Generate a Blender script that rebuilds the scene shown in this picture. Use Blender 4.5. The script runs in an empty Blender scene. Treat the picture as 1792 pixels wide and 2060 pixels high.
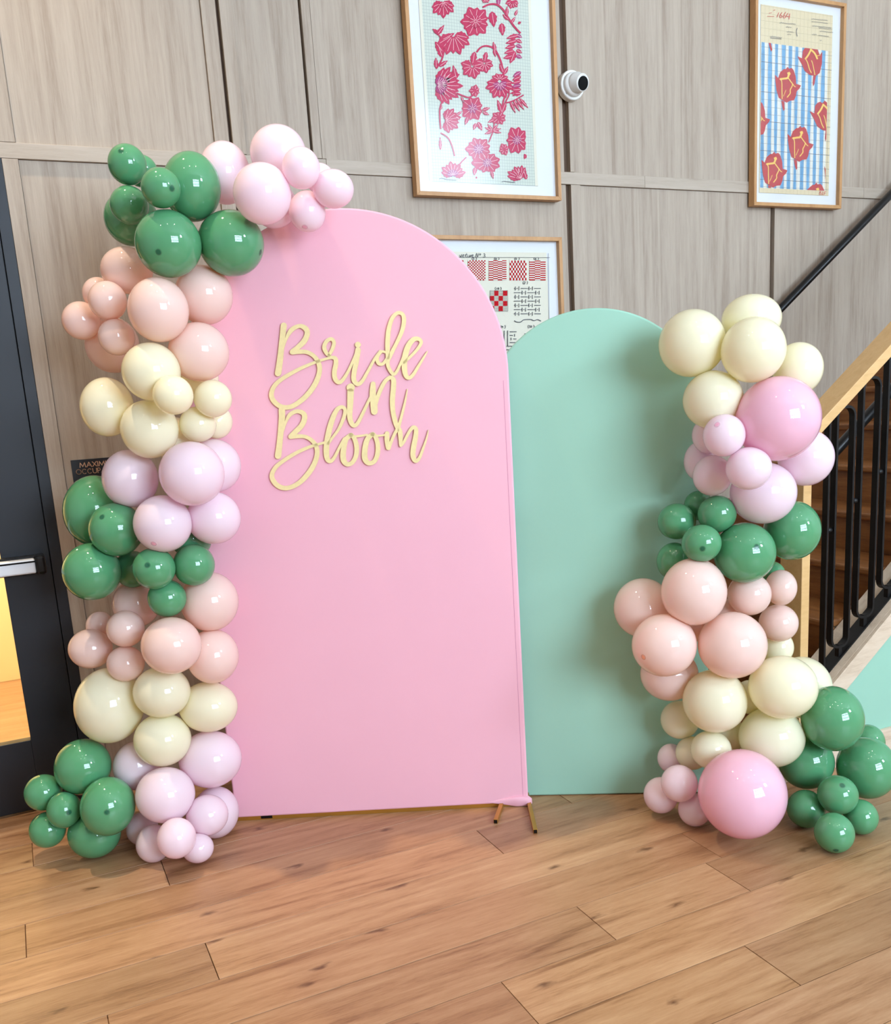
import bpy, bmesh, math, random
from mathutils import Vector, Matrix
random.seed(7)
SC = bpy.context.scene
COL = SC.collection

# ------------------------------------------------------------------ camera
FOC, CX, CY = 1832.8, 896.0, 1194.0          # focal length and optical axis in pixels of the 1792x2060 frame
YAW, PITCH, ROLL, EYE = 0.43169, 0.20964, 0.06327, 1.5
fwd = Vector((math.sin(YAW) * math.cos(PITCH), math.cos(YAW) * math.cos(PITCH), -math.sin(PITCH)))
rgt0 = Vector((math.cos(YAW), -math.sin(YAW), 0.0))
dwn0 = fwd.cross(rgt0)
RIGHT = rgt0 * math.cos(ROLL) + dwn0 * math.sin(ROLL)
DOWN = -rgt0 * math.sin(ROLL) + dwn0 * math.cos(ROLL)
FWD = fwd
cam_data = bpy.data.cameras.new('camera')
cam = bpy.data.objects.new('camera', cam_data)
COL.objects.link(cam)
m = Matrix.Identity(4)
for i in range(3):
    m[i][0], m[i][1], m[i][2] = RIGHT[i], -DOWN[i], -FWD[i]
m[2][3] = EYE
cam.matrix_world = m
cam_data.sensor_fit = 'HORIZONTAL'
cam_data.sensor_width = 36.0
cam_data.lens = FOC * 36.0 / 1792.0
cam_data.shift_y = (CY - 1030.0) / 1792.0     # the photograph was cropped at the bottom
cam_data.clip_start = 0.05
SC.camera = cam

# ------------------------------------------------------------------ world, lights, exposure
SC.view_settings.view_transform = 'Standard'
SC.view_settings.look = 'None'
SC.view_settings.gamma = 1.0
SC.view_settings.exposure = 0.60
SC.view_settings.use_curve_mapping = False
world = bpy.data.worlds.new('world')
SC.world = world
world.use_nodes = True
world.node_tree.nodes['Background'].inputs[0].default_value = (0.75, 0.9, 1.1, 1)
world.node_tree.nodes['Background'].inputs[1].default_value = 0.6

def area(name, loc, target, sx, sy, power, color, spread=180.0):
    d = bpy.data.lights.new(name, 'AREA')
    d.shape = 'RECTANGLE'; d.size = sx; d.size_y = sy
    d.energy = power; d.color = color; d.spread = math.radians(spread)
    o = bpy.data.objects.new(name, d); COL.objects.link(o)
    o.location = loc
    o.rotation_euler = (Vector(target) - Vector(loc)).to_track_quat('-Z', 'Y').to_euler()
    return o
def downlight(name, loc, power, color, blend=0.6, angle=95):
    d = bpy.data.lights.new(name, 'SPOT')
    d.energy = power; d.color = color; d.spot_size = math.radians(angle); d.spot_blend = blend
    d.shadow_soft_size = 0.05
    o = bpy.data.objects.new(name, d); COL.objects.link(o); o.location = loc
    return o
# daylight entering by the tall windows behind the photographer and beside the stairs
area('window_daylight', (2.25, -4.25, 2.8), (2.25, 3.0, 2.8), 3.4, 2.9, 480.0, (0.74, 0.92, 1.13))
area('window_daylight_side', (5.75, -4.25, 4.45), (5.75, 3.0, 4.45), 1.5, 1.5, 300.0, (0.74, 0.92, 1.13))
# warm ceiling downlights; the rearmost pair is added as fill light
for (lx, ly) in ((-1.0, 0.9), (0.4, 0.9), (1.8, 0.9), (3.2, 0.9), (-0.3, -0.6), (1.4, -0.6), (3.1, -0.6), (0.2, -2.6), (2.2, -2.6)):
    downlight('downlight_and_fill', (lx, ly, 5.46), 15.0, (1.0, 0.91, 0.78))
downlight('wall_washer', (-0.10, 3.12, 5.46), 300.0, (1.0, 0.78, 0.54), 0.7, 58)
downlight('vestibule_downlight', (-0.5, 4.9, 2.55), 330.0, (1.0, 0.82, 0.54), 0.8, 150)
SC.cycles.max_bounces = 10
SC.cycles.diffuse_bounces = 5
SC.cycles.transmission_bounces = 8
SC.cycles.transparent_max_bounces = 12
SC.cycles.sample_clamp_indirect = 6.0
SC.cycles.caustics_reflective = False
SC.cycles.caustics_refractive = False

# ------------------------------------------------------------------ ray helpers: a picture point on a real surface
def ray(u, v):
    return RIGHT * ((u - CX) / FOC) + DOWN * ((v - CY) / FOC) + FWD
def on_wall(u, v, Y):
    d = ray(u, v); t = Y / d.y
    return (d.x * t, EYE + d.z * t)
def on_floor(u, v, z=0.0):
    d = ray(u, v); t = (z - EYE) / d.z
    return Vector((d.x * t, d.y * t, z))
def on_plane(u, v, P0, ang, off=0.0):
    n = Vector((math.sin(ang), -math.cos(ang))); d = ray(u, v)
    p = Vector((P0[0], P0[1])) + n * off
    t = n.dot(p) / n.dot(Vector((d.x, d.y)))
    q = Vector((d.x * t, d.y * t)) - p
    return (q.x * math.cos(ang) + q.y * math.sin(ang), EYE + d.z * t)

# ------------------------------------------------------------------ materials
def srgb(r, g, b):
    f = lambda c: (c / 255.0) / 12.92 if c / 255.0 <= 0.04045 else ((c / 255.0 + 0.055) / 1.055) ** 2.4
    return (f(r), f(g), f(b), 1.0)
MATS = {}
def new_mat(name):
    mt = bpy.data.materials.new(name); mt.use_nodes = True
    nt = mt.node_tree
    bsdf = nt.nodes['Principled BSDF']
    MATS[name] = mt
    return mt, nt, bsdf
def plain(name, col, rough=0.5, metal=0.0, spec=0.5, bump=0.0, bscale=40.0, var=0.0, coat=0.0):
    mt, nt, b = new_mat(name)
    b.inputs['Base Color'].default_value = col
    b.inputs['Roughness'].default_value = rough
    b.inputs['Metallic'].default_value = metal
    b.inputs['Specular IOR Level'].default_value = spec
    b.inputs['Coat Weight'].default_value = coat
    tc = nt.nodes.new('ShaderNodeTexCoord')
    nz = nt.nodes.new('ShaderNodeTexNoise'); nz.inputs['Scale'].default_value = bscale; nz.inputs['Detail'].default_value = 4
    nt.links.new(tc.outputs['Object'], nz.inputs['Vector'])
    if var > 0:
        mx = nt.nodes.new('ShaderNodeMix'); mx.data_type = 'RGBA'
        mx.inputs['A'].default_value = tuple(c * (1 - var) for c in col[:3]) + (1,)
        mx.inputs['B'].default_value = tuple(min(1, c * (1 + var)) for c in col[:3]) + (1,)
        nt.links.new(nz.outputs['Fac'], mx.inputs['Factor']); nt.links.new(mx.outputs['Result'], b.inputs['Base Color'])
    if bump > 0:
        bp = nt.nodes.new('ShaderNodeBump'); bp.inputs['Strength'].default_value = bump; bp.inputs['Distance'].default_value = 0.004
        nt.links.new(nz.outputs['Fac'], bp.inputs['Height']); nt.links.new(bp.outputs['Normal'], b.inputs['Normal'])
    return mt
def wood(name, light, mid, dark, stretch, rough=0.45, bump=0.15, use_tint=False, knots=False, contrast=1.0, spec=0.4):
    """grain runs along the axis with the small stretch value"""
    mt, nt, b = new_mat(name); L = nt.links
    tc = nt.nodes.new('ShaderNodeTexCoord'); oi = nt.nodes.new('ShaderNodeObjectInfo')
    add = nt.nodes.new('ShaderNodeVectorMath'); add.operation = 'ADD'
    mul = nt.nodes.new('ShaderNodeMath'); mul.operation = 'MULTIPLY'; mul.inputs[1].default_value = 37.0
    cmb = nt.nodes.new('ShaderNodeCombineXYZ')
    L.new(oi.outputs['Random'], mul.inputs[0])
    for k in range(3): L.new(mul.outputs[0], cmb.inputs[k])
    L.new(tc.outputs['Object'], add.inputs[0]); L.new(cmb.outputs[0], add.inputs[1])
    mp = nt.nodes.new('ShaderNodeMapping'); mp.inputs['Scale'].default_value = stretch
    L.new(add.outputs[0], mp.inputs['Vector'])
    n0 = nt.nodes.new('ShaderNodeTexNoise'); n0.inputs['Scale'].default_value = 0.8; n0.inputs['Detail'].default_value = 2; n0.inputs['Distortion'].default_value = 1.2
    L.new(mp.outputs[0], n0.inputs['Vector'])
    n1 = nt.nodes.new('ShaderNodeTexNoise'); n1.inputs['Scale'].default_value = 3.0; n1.inputs['Detail'].default_value = 6; n1.inputs['Roughness'].default_value = 0.65; n1.inputs['Distortion'].default_value = 0.6
    L.new(mp.outputs[0], n1.inputs['Vector'])
    n2 = nt.nodes.new('ShaderNodeTexNoise'); n2.inputs['Scale'].default_value = 14.0; n2.inputs['Detail'].default_value = 5; n2.inputs['Roughness'].default_value = 0.7
    L.new(mp.outputs[0], n2.inputs['Vector'])
    def math_(op, a, c):
        q = nt.nodes.new('ShaderNodeMath'); q.operation = op
        for k, x in enumerate((a, c)):
            if isinstance(x, (int, float)): q.inputs[k].default_value = x
            else: L.new(x, q.inputs[k])
        return q.outputs[0]
    s = math_('ADD', math_('MULTIPLY', n0.outputs['Fac'], 0.40), math_('ADD', math_('MULTIPLY', n1.outputs['Fac'], 0.36), math_('MULTIPLY', n2.outputs['Fac'], 0.24)))
    s = math_('ADD', math_('MULTIPLY', math_('SUBTRACT', s, 0.5), 3.2 * contrast), 0.5)
    rp = nt.nodes.new('ShaderNodeValToRGB')
    e = rp.color_ramp.elements
    e[0].position, e[0].color = 0.02, dark
    e[1].position, e[1].color = 0.98, light
    k = e.new(0.45); k.color = mid
    L.new(s, rp.inputs[0])
    out = rp.outputs[0]
    if knots:
        mk = nt.nodes.new('ShaderNodeMapping'); mk.inputs['Scale'].default_value = (1.6, 4.0, 1.0)
        L.new(add.outputs[0], mk.inputs['Vector'])
        dn = nt.nodes.new('ShaderNodeTexNoise'); dn.inputs['Scale'].default_value = 9.0; dn.inputs['Detail'].default_value = 3
        L.new(mk.outputs[0], dn.inputs['Vector'])
        da = nt.nodes.new('ShaderNodeVectorMath'); da.operation = 'SCALE'; da.inputs['Scale'].default_value = 0.16
        L.new(dn.outputs['Color'], da.inputs[0])
        db = nt.nodes.new('ShaderNodeVectorMath'); db.operation = 'ADD'
        L.new(mk.outputs[0], db.inputs[0]); L.new(da.outputs[0], db.inputs[1])
        vo = nt.nodes.new('ShaderNodeTexVoronoi'); vo.inputs['Scale'].default_value = 1.05; vo.voronoi_dimensions = '2D'
        L.new(db.outputs[0], vo.inputs['Vector'])
        kr = nt.nodes.new('ShaderNodeMapRange'); kr.inputs['From Min'].default_value = 0.01; kr.inputs['From Max'].default_value = 0.06
        kr.inputs['To Min'].default_value = 0.85; kr.inputs['To Max'].default_value = 0.0
        L.new(vo.outputs['Distance'], kr.inputs['Value'])
        mx = nt.nodes.new('ShaderNodeMix'); mx.data_type = 'RGBA'
        mx.inputs['B'].default_value = srgb(92, 58, 34)
        L.new(kr.outputs[0], mx.inputs['Factor']); L.new(out, mx.inputs['A']); out = mx.outputs['Result']
    if use_tint:
        tm = nt.nodes.new('ShaderNodeMix'); tm.data_type = 'RGBA'; tm.blend_type = 'MULTIPLY'; tm.inputs['Factor'].default_value = 1.0
        L.new(out, tm.inputs['A']); L.new(oi.outputs['Color'], tm.inputs['B']); out = tm.outputs['Result']
    L.new(out, b.inputs['Base Color'])
    b.inputs['Roughness'].default_value = rough
    b.inputs['Specular IOR Level'].default_value = spec
    bp = nt.nodes.new('ShaderNodeBump'); bp.inputs['Strength'].default_value = bump; bp.inputs['Distance'].default_value = 0.002
    L.new(n2.outputs['Fac'], bp.inputs['Height']); L.new(bp.outputs['Normal'], b.inputs['Normal'])
    return mt
def latex(name, col, trans, tmix):
    """thin stretched latex: glossy skin, part of the light passes through it"""
    mt, nt, b = new_mat(name); L = nt.links
    b.inputs['Base Color'].default_value = col
    b.inputs['Roughness'].default_value = 0.045
    b.inputs['Specular IOR Level'].default_value = 0.55
    b.inputs['Coat Weight'].default_value = 0.25
    b.inputs['Coat Roughness'].default_value = 0.05
    tr = nt.nodes.new('ShaderNodeBsdfTranslucent'); tr.inputs['Color'].default_value = trans
    mx = nt.nodes.new('ShaderNodeMixShader'); mx.inputs[0].default_value = tmix
    out = nt.nodes['Material Output']
    L.new(b.outputs[0], mx.inputs[1]); L.new(tr.outputs[0], mx.inputs[2]); L.new(mx.outputs[0], out.inputs['Surface'])
    tc = nt.nodes.new('ShaderNodeTexCoord'); nz = nt.nodes.new('ShaderNodeTexNoise'); nz.inputs['Scale'].default_value = 6.0
    L.new(tc.outputs['Object'], nz.inputs['Vector'])
    m2 = nt.nodes.new('ShaderNodeMix'); m2.data_type = 'RGBA'
    m2.inputs['A'].default_value = tuple(c * 0.96 for c in col[:3]) + (1,); m2.inputs['B'].default_value = col
    L.new(nz.outputs['Fac'], m2.inputs['Factor']); L.new(m2.outputs['Result'], b.inputs['Base Color'])
    return mt
def nub_mat(name, col, dark):
    mt, nt, b = new_mat(name); L = nt.links
    b.inputs['Roughness'].default_value = 0.2
    tc = nt.nodes.new('ShaderNodeTexCoord'); ln = nt.nodes.new('ShaderNodeVectorMath'); ln.operation = 'LENGTH'
    L.new(tc.outputs['Object'], ln.inputs[0])
    mr = nt.nodes.new('ShaderNodeMapRange'); mr.inputs['From Min'].default_value = 0.0045; mr.inputs['From Max'].default_value = 0.0125
    mr.interpolation_type = 'SMOOTHSTEP'
    L.new(ln.outputs['Value'], mr.inputs['Value'])
    mx = nt.nodes.new('ShaderNodeMix'); mx.data_type = 'RGBA'; mx.inputs['A'].default_value = dark; mx.inputs['B'].default_value = col
    L.new(mr.outputs[0], mx.inputs['Factor']); L.new(mx.outputs['Result'], b.inputs['Base Color'])
    tp = nt.nodes.new('ShaderNodeBsdfTransparent'); ms = nt.nodes.new('ShaderNodeMixShader')
    L.new(mr.outputs[0], ms.inputs[0]); L.new(b.outputs[0], ms.inputs[1]); L.new(tp.outputs[0], ms.inputs[2])
    L.new(ms.outputs[0], nt.nodes['Material Output'].inputs['Surface'])
    return mt
def glass(name, tint=(1, 1, 1, 1), refl=0.9, rough=0.03):
    mt, nt, b = new_mat(name); L = nt.links
    tp = nt.nodes.new('ShaderNodeBsdfTransparent'); tp.inputs[0].default_value = tint
    gl = nt.nodes.new('ShaderNodeBsdfGlossy'); gl.inputs['Roughness'].default_value = rough
    fr = nt.nodes.new('ShaderNodeFresnel'); fr.inputs['IOR'].default_value = 1.45
    mu = nt.nodes.new('ShaderNodeMath'); mu.operation = 'MULTIPLY'; mu.inputs[1].default_value = refl
    ms = nt.nodes.new('ShaderNodeMixShader')
    L.new(fr.outputs[0], mu.inputs[0]); L.new(mu.outputs[0], ms.inputs[0]); L.new(tp.outputs[0], ms.inputs[1]); L.new(gl.outputs[0], ms.inputs[2])
    L.new(ms.outputs[0], nt.nodes['Material Output'].inputs['Surface'])
    return mt
def grid_paper(name, col, line, px, pz, w):
    mt, nt, b = new_mat(name); L = nt.links
    tc = nt.nodes.new('ShaderNodeTexCoord'); sp = nt.nodes.new('ShaderNodeSeparateXYZ'); L.new(tc.outputs['Object'], sp.inputs[0])
    res = []
    for ax, per in (('X', px), ('Z', pz)):
        d = nt.nodes.new('ShaderNodeMath'); d.operation = 'DIVIDE'; d.inputs[1].default_value = per; L.new(sp.outputs[ax], d.inputs[0])
        fr = nt.nodes.new('ShaderNodeMath'); fr.operation = 'FRACT'; L.new(d.outputs[0], fr.inputs[0])
        lt = nt.nodes.new('ShaderNodeMath'); lt.operation = 'LESS_THAN'; lt.inputs[1].default_value = w / per; L.new(fr.outputs[0], lt.inputs[0])
        res.append(lt.outputs[0])
    mxx = nt.nodes.new('ShaderNodeMath'); mxx.operation = 'MAXIMUM'; L.new(res[0], mxx.inputs[0]); L.new(res[1], mxx.inputs[1])
    fa = nt.nodes.new('ShaderNodeMath'); fa.operation = 'MULTIPLY'; fa.inputs[1].default_value = 0.55; L.new(mxx.outputs[0], fa.inputs[0])
    mx = nt.nodes.new('ShaderNodeMix'); mx.data_type = 'RGBA'; mx.inputs['A'].default_value = col; mx.inputs['B'].default_value = line
    L.new(fa.outputs[0], mx.inputs['Factor']); L.new(mx.outputs['Result'], b.inputs['Base Color'])
    b.inputs['Roughness'].default_value = 0.8; b.inputs['Specular IOR Level'].default_value = 0.1
    return mt

wood('ash', srgb(189, 175, 158), srgb(172, 157, 140), srgb(146, 129, 112), (22, 22, 1.0), 0.55, 0.25, contrast=0.85, spec=0.3)
wood('ash_rail', srgb(194, 181, 165), srgb(180, 166, 149), srgb(158, 142, 125), (1.2, 22, 22), 0.55, 0.25, contrast=0.8, spec=0.3)
wood('ash_trim', srgb(226, 208, 186), srgb(212, 192, 168), srgb(186, 162, 136), (3, 22, 22), 0.5, 0.2, contrast=0.8, spec=0.3)
wood('oak', srgb(187, 150, 114), srgb(168, 128, 92), srgb(130, 91, 60), (1.5, 17, 17), 0.36, 0.12, use_tint=True, knots=True, contrast=1.05, spec=0.45)
wood('oak_plain', srgb(187, 150, 114), srgb(168, 128, 92), srgb(130, 91, 60), (1.5, 17, 17), 0.4, 0.12, contrast=0.7)
wood('frame_oak', srgb(206, 160, 108), srgb(190, 142, 92), srgb(160, 112, 68), (14, 14, 3), 0.45, 0.1, contrast=0.6)
wood('rail_wood', srgb(226, 190, 136), srgb(212, 172, 116), srgb(190, 148, 94), (4, 26, 26), 0.4, 0.08, contrast=0.5)
wood('tread_wood', srgb(160, 106, 58), srgb(134, 84, 42), srgb(96, 56, 28), (24, 2.0, 24), 0.4, 0.1, contrast=0.9)
plain('groove', srgb(92, 70, 52), 0.7)
plain('charcoal', srgb(34, 37, 43), 0.4, 0.0, 0.35, 0.03, 60)
plain('black_steel', srgb(13, 13, 14), 0.45, 0.0, 0.35, 0.05, 80)
plain('black_plastic', srgb(11, 11, 12), 0.3, 0, 0.35)
plain('black_gloss', srgb(5, 5, 6), 0.3, 0, 0.15)
plain('aluminium', srgb(230, 235, 240), 0.38, 0.15)
plain('steel_bright', srgb(190, 190, 190), 0.3, 1.0)
plain('white_plastic', srgb(224, 222, 216), 0.35, 0, 0.5, 0.02, 60)
plain('white_paint', srgb(236, 234, 230), 0.8, 0, 0.3, 0.05, 30)
plain('mat_board', srgb(226, 229, 231), 0.85, 0, 0.2, 0.03, 200)
plain('paper_cream', srgb(226, 222, 202), 0.85, 0, 0.1, 0, 8, 0.04)
grid_paper('paper_grid_green', srgb(203, 211, 197), srgb(140, 152, 148), 0.0125, 0.0125, 0.0013)
grid_paper('paper_grid_beige', srgb(222, 205, 164), srgb(170, 152, 112), 0.0260, 0.0330, 0.0016)
plain('print_crimson', srgb(190, 50, 86), 0.8, 0, 0.1, 0, 300, 0.25)
plain('print_plum', srgb(168, 60, 112), 0.8, 0, 0.1)
plain('print_pale', srgb(236, 196, 200), 0.8, 0, 0.1)
plain('print_red', srgb(184, 14, 28), 0.8, 0, 0.1, 0, 60, 0.2)
plain('print_yellow', srgb(244, 196, 84), 0.8, 0, 0.1)
plain('print_blue', srgb(96, 158, 198), 0.8, 0, 0.1, 0, 25, 0.35)
plain('print_ivory', srgb(228, 226, 212), 0.8, 0, 0.1)
plain('print_ink', srgb(76, 80, 88), 0.8, 0, 0.1)
plain('print_redink', srgb(206, 70, 50), 0.8, 0, 0.1)
plain('plaque', srgb(28, 30, 36), 0.4)
plain('copper', srgb(220, 178, 146), 0.4, 0.25)
plain('pink_fabric', srgb(240, 181, 196), 0.72, 0, 0.25, 0.35, 5.0, 0.02)
plain('green_fabric', srgb(158, 203, 181), 0.72, 0, 0.25, 0.35, 5.0, 0.02)
plain('green_paint', srgb(152, 198, 176), 0.6, 0, 0.3, 0.03, 40)
plain('seam_thread', srgb(196, 122, 152), 0.8)
plain('gold_leaf', srgb(247, 228, 168), 0.4, 0.12, 0.5, 0.05, 90, 0.10)
plain('brass', srgb(196, 148, 66), 0.35, 0.75)
plain('vestibule_paint', srgb(246, 226, 176), 0.8)
for nm, c, t, k in (('green', (92, 162, 114), (60, 150, 84), 0.12), ('peach', (255, 229, 219), (255, 212, 184), 0.27),
                    ('cream', (255, 252, 223), (255, 242, 192), 0.27), ('pink', (255, 239, 247), (255, 214, 228), 0.27), ('rose', (252, 206, 224), (255, 180, 208), 0.24)):
    latex('latex_' + nm, srgb(*c), srgb(*t), k)
nub_mat('nub_green', srgb(92, 162, 116), srgb(34, 92, 66))
nub_mat('nub_peach', srgb(252, 214, 196), srgb(248, 172, 140))
nub_mat('nub_pink', srgb(250, 226, 236), srgb(240, 176, 198))
glass('picture_glass', (1, 1, 1, 1), 0.20, 0.14)
glass('door_glass', (0.97, 0.98, 0.97, 1), 0.8)

# ------------------------------------------------------------------ mesh helpers
class MB:
    def __init__(s): s.v = []; s.f = []
    def add(s, vs, fs):
        o = len(s.v); s.v += [tuple(p) for p in vs]; s.f += [tuple(i + o for i in q) for q in fs]; return s
    def box(s, x0, x1, y0, y1, z0, z1):
        return s.add([(x0, y0, z0), (x1, y0, z0), (x1, y1, z0), (x0, y1, z0), (x0, y0, z1), (x1, y0, z1), (x1, y1, z1), (x0, y1, z1)],
                     [(0, 3, 2, 1), (4, 5, 6, 7), (0, 1, 5, 4), (1, 2, 6, 5), (2, 3, 7, 6), (3, 0, 4, 7)])
    def hexa(s, b, t):
        return s.add(list(b) + list(t), [(0, 3, 2, 1), (4, 5, 6, 7), (0, 1, 5, 4), (1, 2, 6, 5), (2, 3, 7, 6), (3, 0, 4, 7)])
    def prism(s, pts, d):
        """pts: closed loop of 3-D points, d: extrusion vector"""
        n = len(pts); d = Vector(d)
        a = [Vector(p) for p in pts]; b = [p + d for p in a]
        return s.add(a + b, [tuple(range(n))[::-1], tuple(range(n, 2 * n))] + [(i, (i + 1) % n, n + (i + 1) % n, n + i) for i in range(n)])
    def tube(s, path, r, n=10, caps=True):
        path = [Vector(p) for p in path]; o = len(s.v); k = len(path)
        for i, p in enumerate(path):
            t = (path[min(i + 1, k - 1)] - path[max(i - 1, 0)]).normalized()
            up = Vector((0, 0, 1)) if abs(t.z) < 0.9 else Vector((1, 0, 0))
            a = t.cross(up).normalized(); c = t.cross(a)
            rr = r[i] if isinstance(r, (list, tuple)) else r
            s.v += [tuple(p + (a * math.cos(q) + c * math.sin(q)) * rr) for q in [2 * math.pi * j / n for j in range(n)]]
        for i in range(k - 1):
            for j in range(n):
                s.f.append((o + i * n + j, o + i * n + (j + 1) % n, o + (i + 1) * n + (j + 1) % n, o + (i + 1) * n + j))
        if caps: s.f += [tuple(o + j for j in range(n))[::-1], tuple(o + (k - 1) * n + j for j in range(n))]
        return s
    def lathe(s, prof, M, n=24):
        """prof: (radius, height) pairs about local z, M: 4x4"""
        o = len(s.v)
        for (r, z) in prof:
            s.v += [tuple(M @ Vector((r * math.cos(2 * math.pi * j / n), r * math.sin(2 * math.pi * j / n), z))) for j in range(n)]
        for i in range(len(prof) - 1):
            for j in range(n):
                s.f.append((o + i * n + j, o + i * n + (j + 1) % n, o + (i + 1) * n + (j + 1) % n, o + (i + 1) * n + j))
        k = len(prof) - 1
        s.f += [tuple(o + j for j in range(n))[::-1], tuple(o + k * n + j for j in range(n))]
        return s
    def build(s, name, mat, parent=None, smooth=False, bevel=0.0, origin=None):
        org = Vector(origin) if origin is not None else (parent_loc(parent) if parent else Vector((0, 0, 0)))
        me = bpy.data.meshes.new(name)
        me.from_pydata([tuple(Vector(p) - org) for p in s.v], [], s.f)
        bm = bmesh.new(); bm.from_mesh(me)
        bmesh.ops.recalc_face_normals(bm, faces=bm.faces)
        if bevel > 0:
            bmesh.ops.bevel(bm, geom=[e for e in bm.edges if e.is_manifold and e.calc_face_angle(0) > 0.5], offset=bevel, segments=2, profile=0.5, affect='EDGES')
        bm.to_mesh(me); bm.free()
        me.materials.append(MATS[mat])
        if smooth:
            for p in me.polygons: p.use_smooth = True
        o = bpy.data.objects.new(name, me); COL.objects.link(o)
        if parent is not None:
            o.parent = parent
            o.location = org - parent_loc(parent)
        else:
            o.location = org
        return o
def parent_loc(o):
    l = Vector((0, 0, 0))
    while o is not None:
        l += Vector(o.location); o = o.parent
    return l
def empty(name, loc, label=None, cat=None, group=None):
    o = bpy.data.objects.new(name, None); COL.objects.link(o); o.location = loc; o.empty_display_size = 0.1
    if label: o['label'] = label
    if cat: o['category'] = cat
    if group: o['group'] = group
    return o
def tag(o, label, cat, group=None):
    o['label'] = label; o['category'] = cat
    if group: o['group'] = group
    return o
def struct(o): o['kind'] = 'structure'; return o

def smooth_path(pts, per=8):
    """Catmull-Rom through rows of (x, y, w)"""
    out = []; n = len(pts)
    for i in range(n - 1):
        p0, p1, p2, p3 = pts[max(i - 1, 0)], pts[i], pts[i + 1], pts[min(i + 2, n - 1)]
        for k in range(per):
            t = k / per
            out.append(tuple(0.5 * (2 * b + (c - a) * t + (2 * a - 5 * b + 4 * c - d) * t * t + (3 * b - a - 3 * c + d) * t ** 3) for a, b, c, d in zip(p0, p1, p2, p3)))
    out.append(tuple(pts[-1])); return out
def ribbon(mb, path, to3d, thick=None, caps=True):
    """a pen stroke of varying width laid on a plane; to3d(x, y, depth) gives the 3-D point"""
    L, Rr = [], []; n = len(path)
    for i, (x, y, w) in enumerate(path):
        ax, ay, _ = path[max(i - 1, 0)]; bx, by, _ = path[min(i + 1, n - 1)]
        dx, dy = bx - ax, by - ay; q = math.hypot(dx, dy) or 1.0
        nx, ny = -dy / q * w / 2, dx / q * w / 2
        L.append((x + nx, y + ny)); Rr.append((x - nx, y - ny))
    def cap(i, sgn):
        x, y, w = path[i]; j = 1 if i == 0 else n - 2
        dx, dy = x - path[j][0], y - path[j][1]; q = math.hypot(dx, dy) or 1.0
        a0 = math.atan2(dy, dx); return [(x + math.cos(a0 + sgn * a) * w / 2, y + math.sin(a0 + sgn * a) * w / 2) for a in (-1.05, -0.52, 0, 0.52, 1.05)]
    if thick is None:
        o = len(mb.v)
        for a, c in zip(L, Rr): mb.v += [to3d(*a, 0), to3d(*c, 0)]
        for i in range(n - 1): mb.f.append((o + 2 * i, o + 2 * i + 1, o + 2 * i + 3, o + 2 * i + 2))
        return
    o = len(mb.v)
    for a, c in zip(L, Rr): mb.v += [to3d(*a, 0), to3d(*c, 0), to3d(*a, thick), to3d(*c, thick)]
    for i in range(n - 1):
        k = o + 4 * i
        mb.f += [(k + 2, k + 3, k + 7, k + 6), (k, k + 4, k + 5, k + 1), (k, k + 2, k + 6, k + 4), (k + 1, k + 5, k + 7, k + 3)]
    for i in (0, n - 1):
        if not caps: break
        c = cap(i, 1); k = len(mb.v); q = o + 4 * i
        mb.v += [to3d(*p, 0) for p in c] + [to3d(*p, thick) for p in c]
        front = [q + 2] + [k + 5 + j for j in range(5)] + [q + 3] if i == 0 else [q + 3] + [k + 5 + j for j in range(5)] + [q + 2]
        mb.f.append(tuple(front))
        ring = [q if i == 0 else q + 1] + [k + j for j in range(5)] + [q + 1 if i == 0 else q]
        ringf = front
        for j in range(6): mb.f.append((ring[j], ring[j + 1], ringf[j + 1], ringf[j]))
def poly(mb, pts, to3d):
    o = len(mb.v); mb.v += [to3d(x, y, 0) for x, y in pts]; mb.f.append(tuple(range(o, o + len(pts))))

# ================================================================== THE SETTING
WY = 3.785                                    # face of the panelled wall
# ---- floor: a slab with one board per plank
floor_o = struct(MB().box(-4.0, 7.5, -4.3, WY + 0.02, -0.08, -0.012).build('floor', 'oak_plain'))
rows = [3.682 - 0.1985 * k for k in range(0, 34)]
rows = [WY] + rows
joints = {  # y of the lower edge (rounded) -> joints seen in the photograph
    3.28: [-0.131, 2.1], 3.08: [1.15], 2.88: [0.27, 2.45], 2.70: [-0.165, 1.703], 2.50: [1.301], 2.30: [0.308, 2.75],
    2.11: [0.019, 1.885], 1.90: [1.3286, 1.8186], 1.70: [0.962, 2.9], 1.50: [1.607], 1.30: [0.55, 2.3]}
tints = {}
def plank_mesh(w, l):
    key = (round(w, 4), round(l, 4))
    if key not in tints:
        g = 0.0007
        tints[key] = MB().box(g, l - g, g, w - g, -0.012, 0.0)
    return tints[key]
rnd = random.Random(21)
tone_at = {(1.90, 1.3286): (1.10, 1.10, 1.08), (1.90, 1.8186): (0.86, 0.84, 0.80), (1.70, 0.962): (1.08, 1.06, 1.0), (1.50, 1.607): (0.92, 0.90, 0.86),
           (2.50, 1.301): (0.90, 0.84, 0.84), (2.30, 0.308): (1.08, 1.06, 1.02), (2.11, 0.019): (0.98, 0.93, 0.88), (2.11, 1.885): (0.90, 0.82, 0.76), (2.70, -0.165): (0.98, 0.92, 0.86),
           (1.70, None): (0.86, 0.80, 0.76), (1.50, None): (1.02, 1.0, 0.92), (2.50, None): (1.12, 1.08, 1.04), (1.90, None): (0.92, 0.88, 0.84), (2.88, 0.27): (0.97, 0.90, 0.86)}
plank_first = {}
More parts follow.
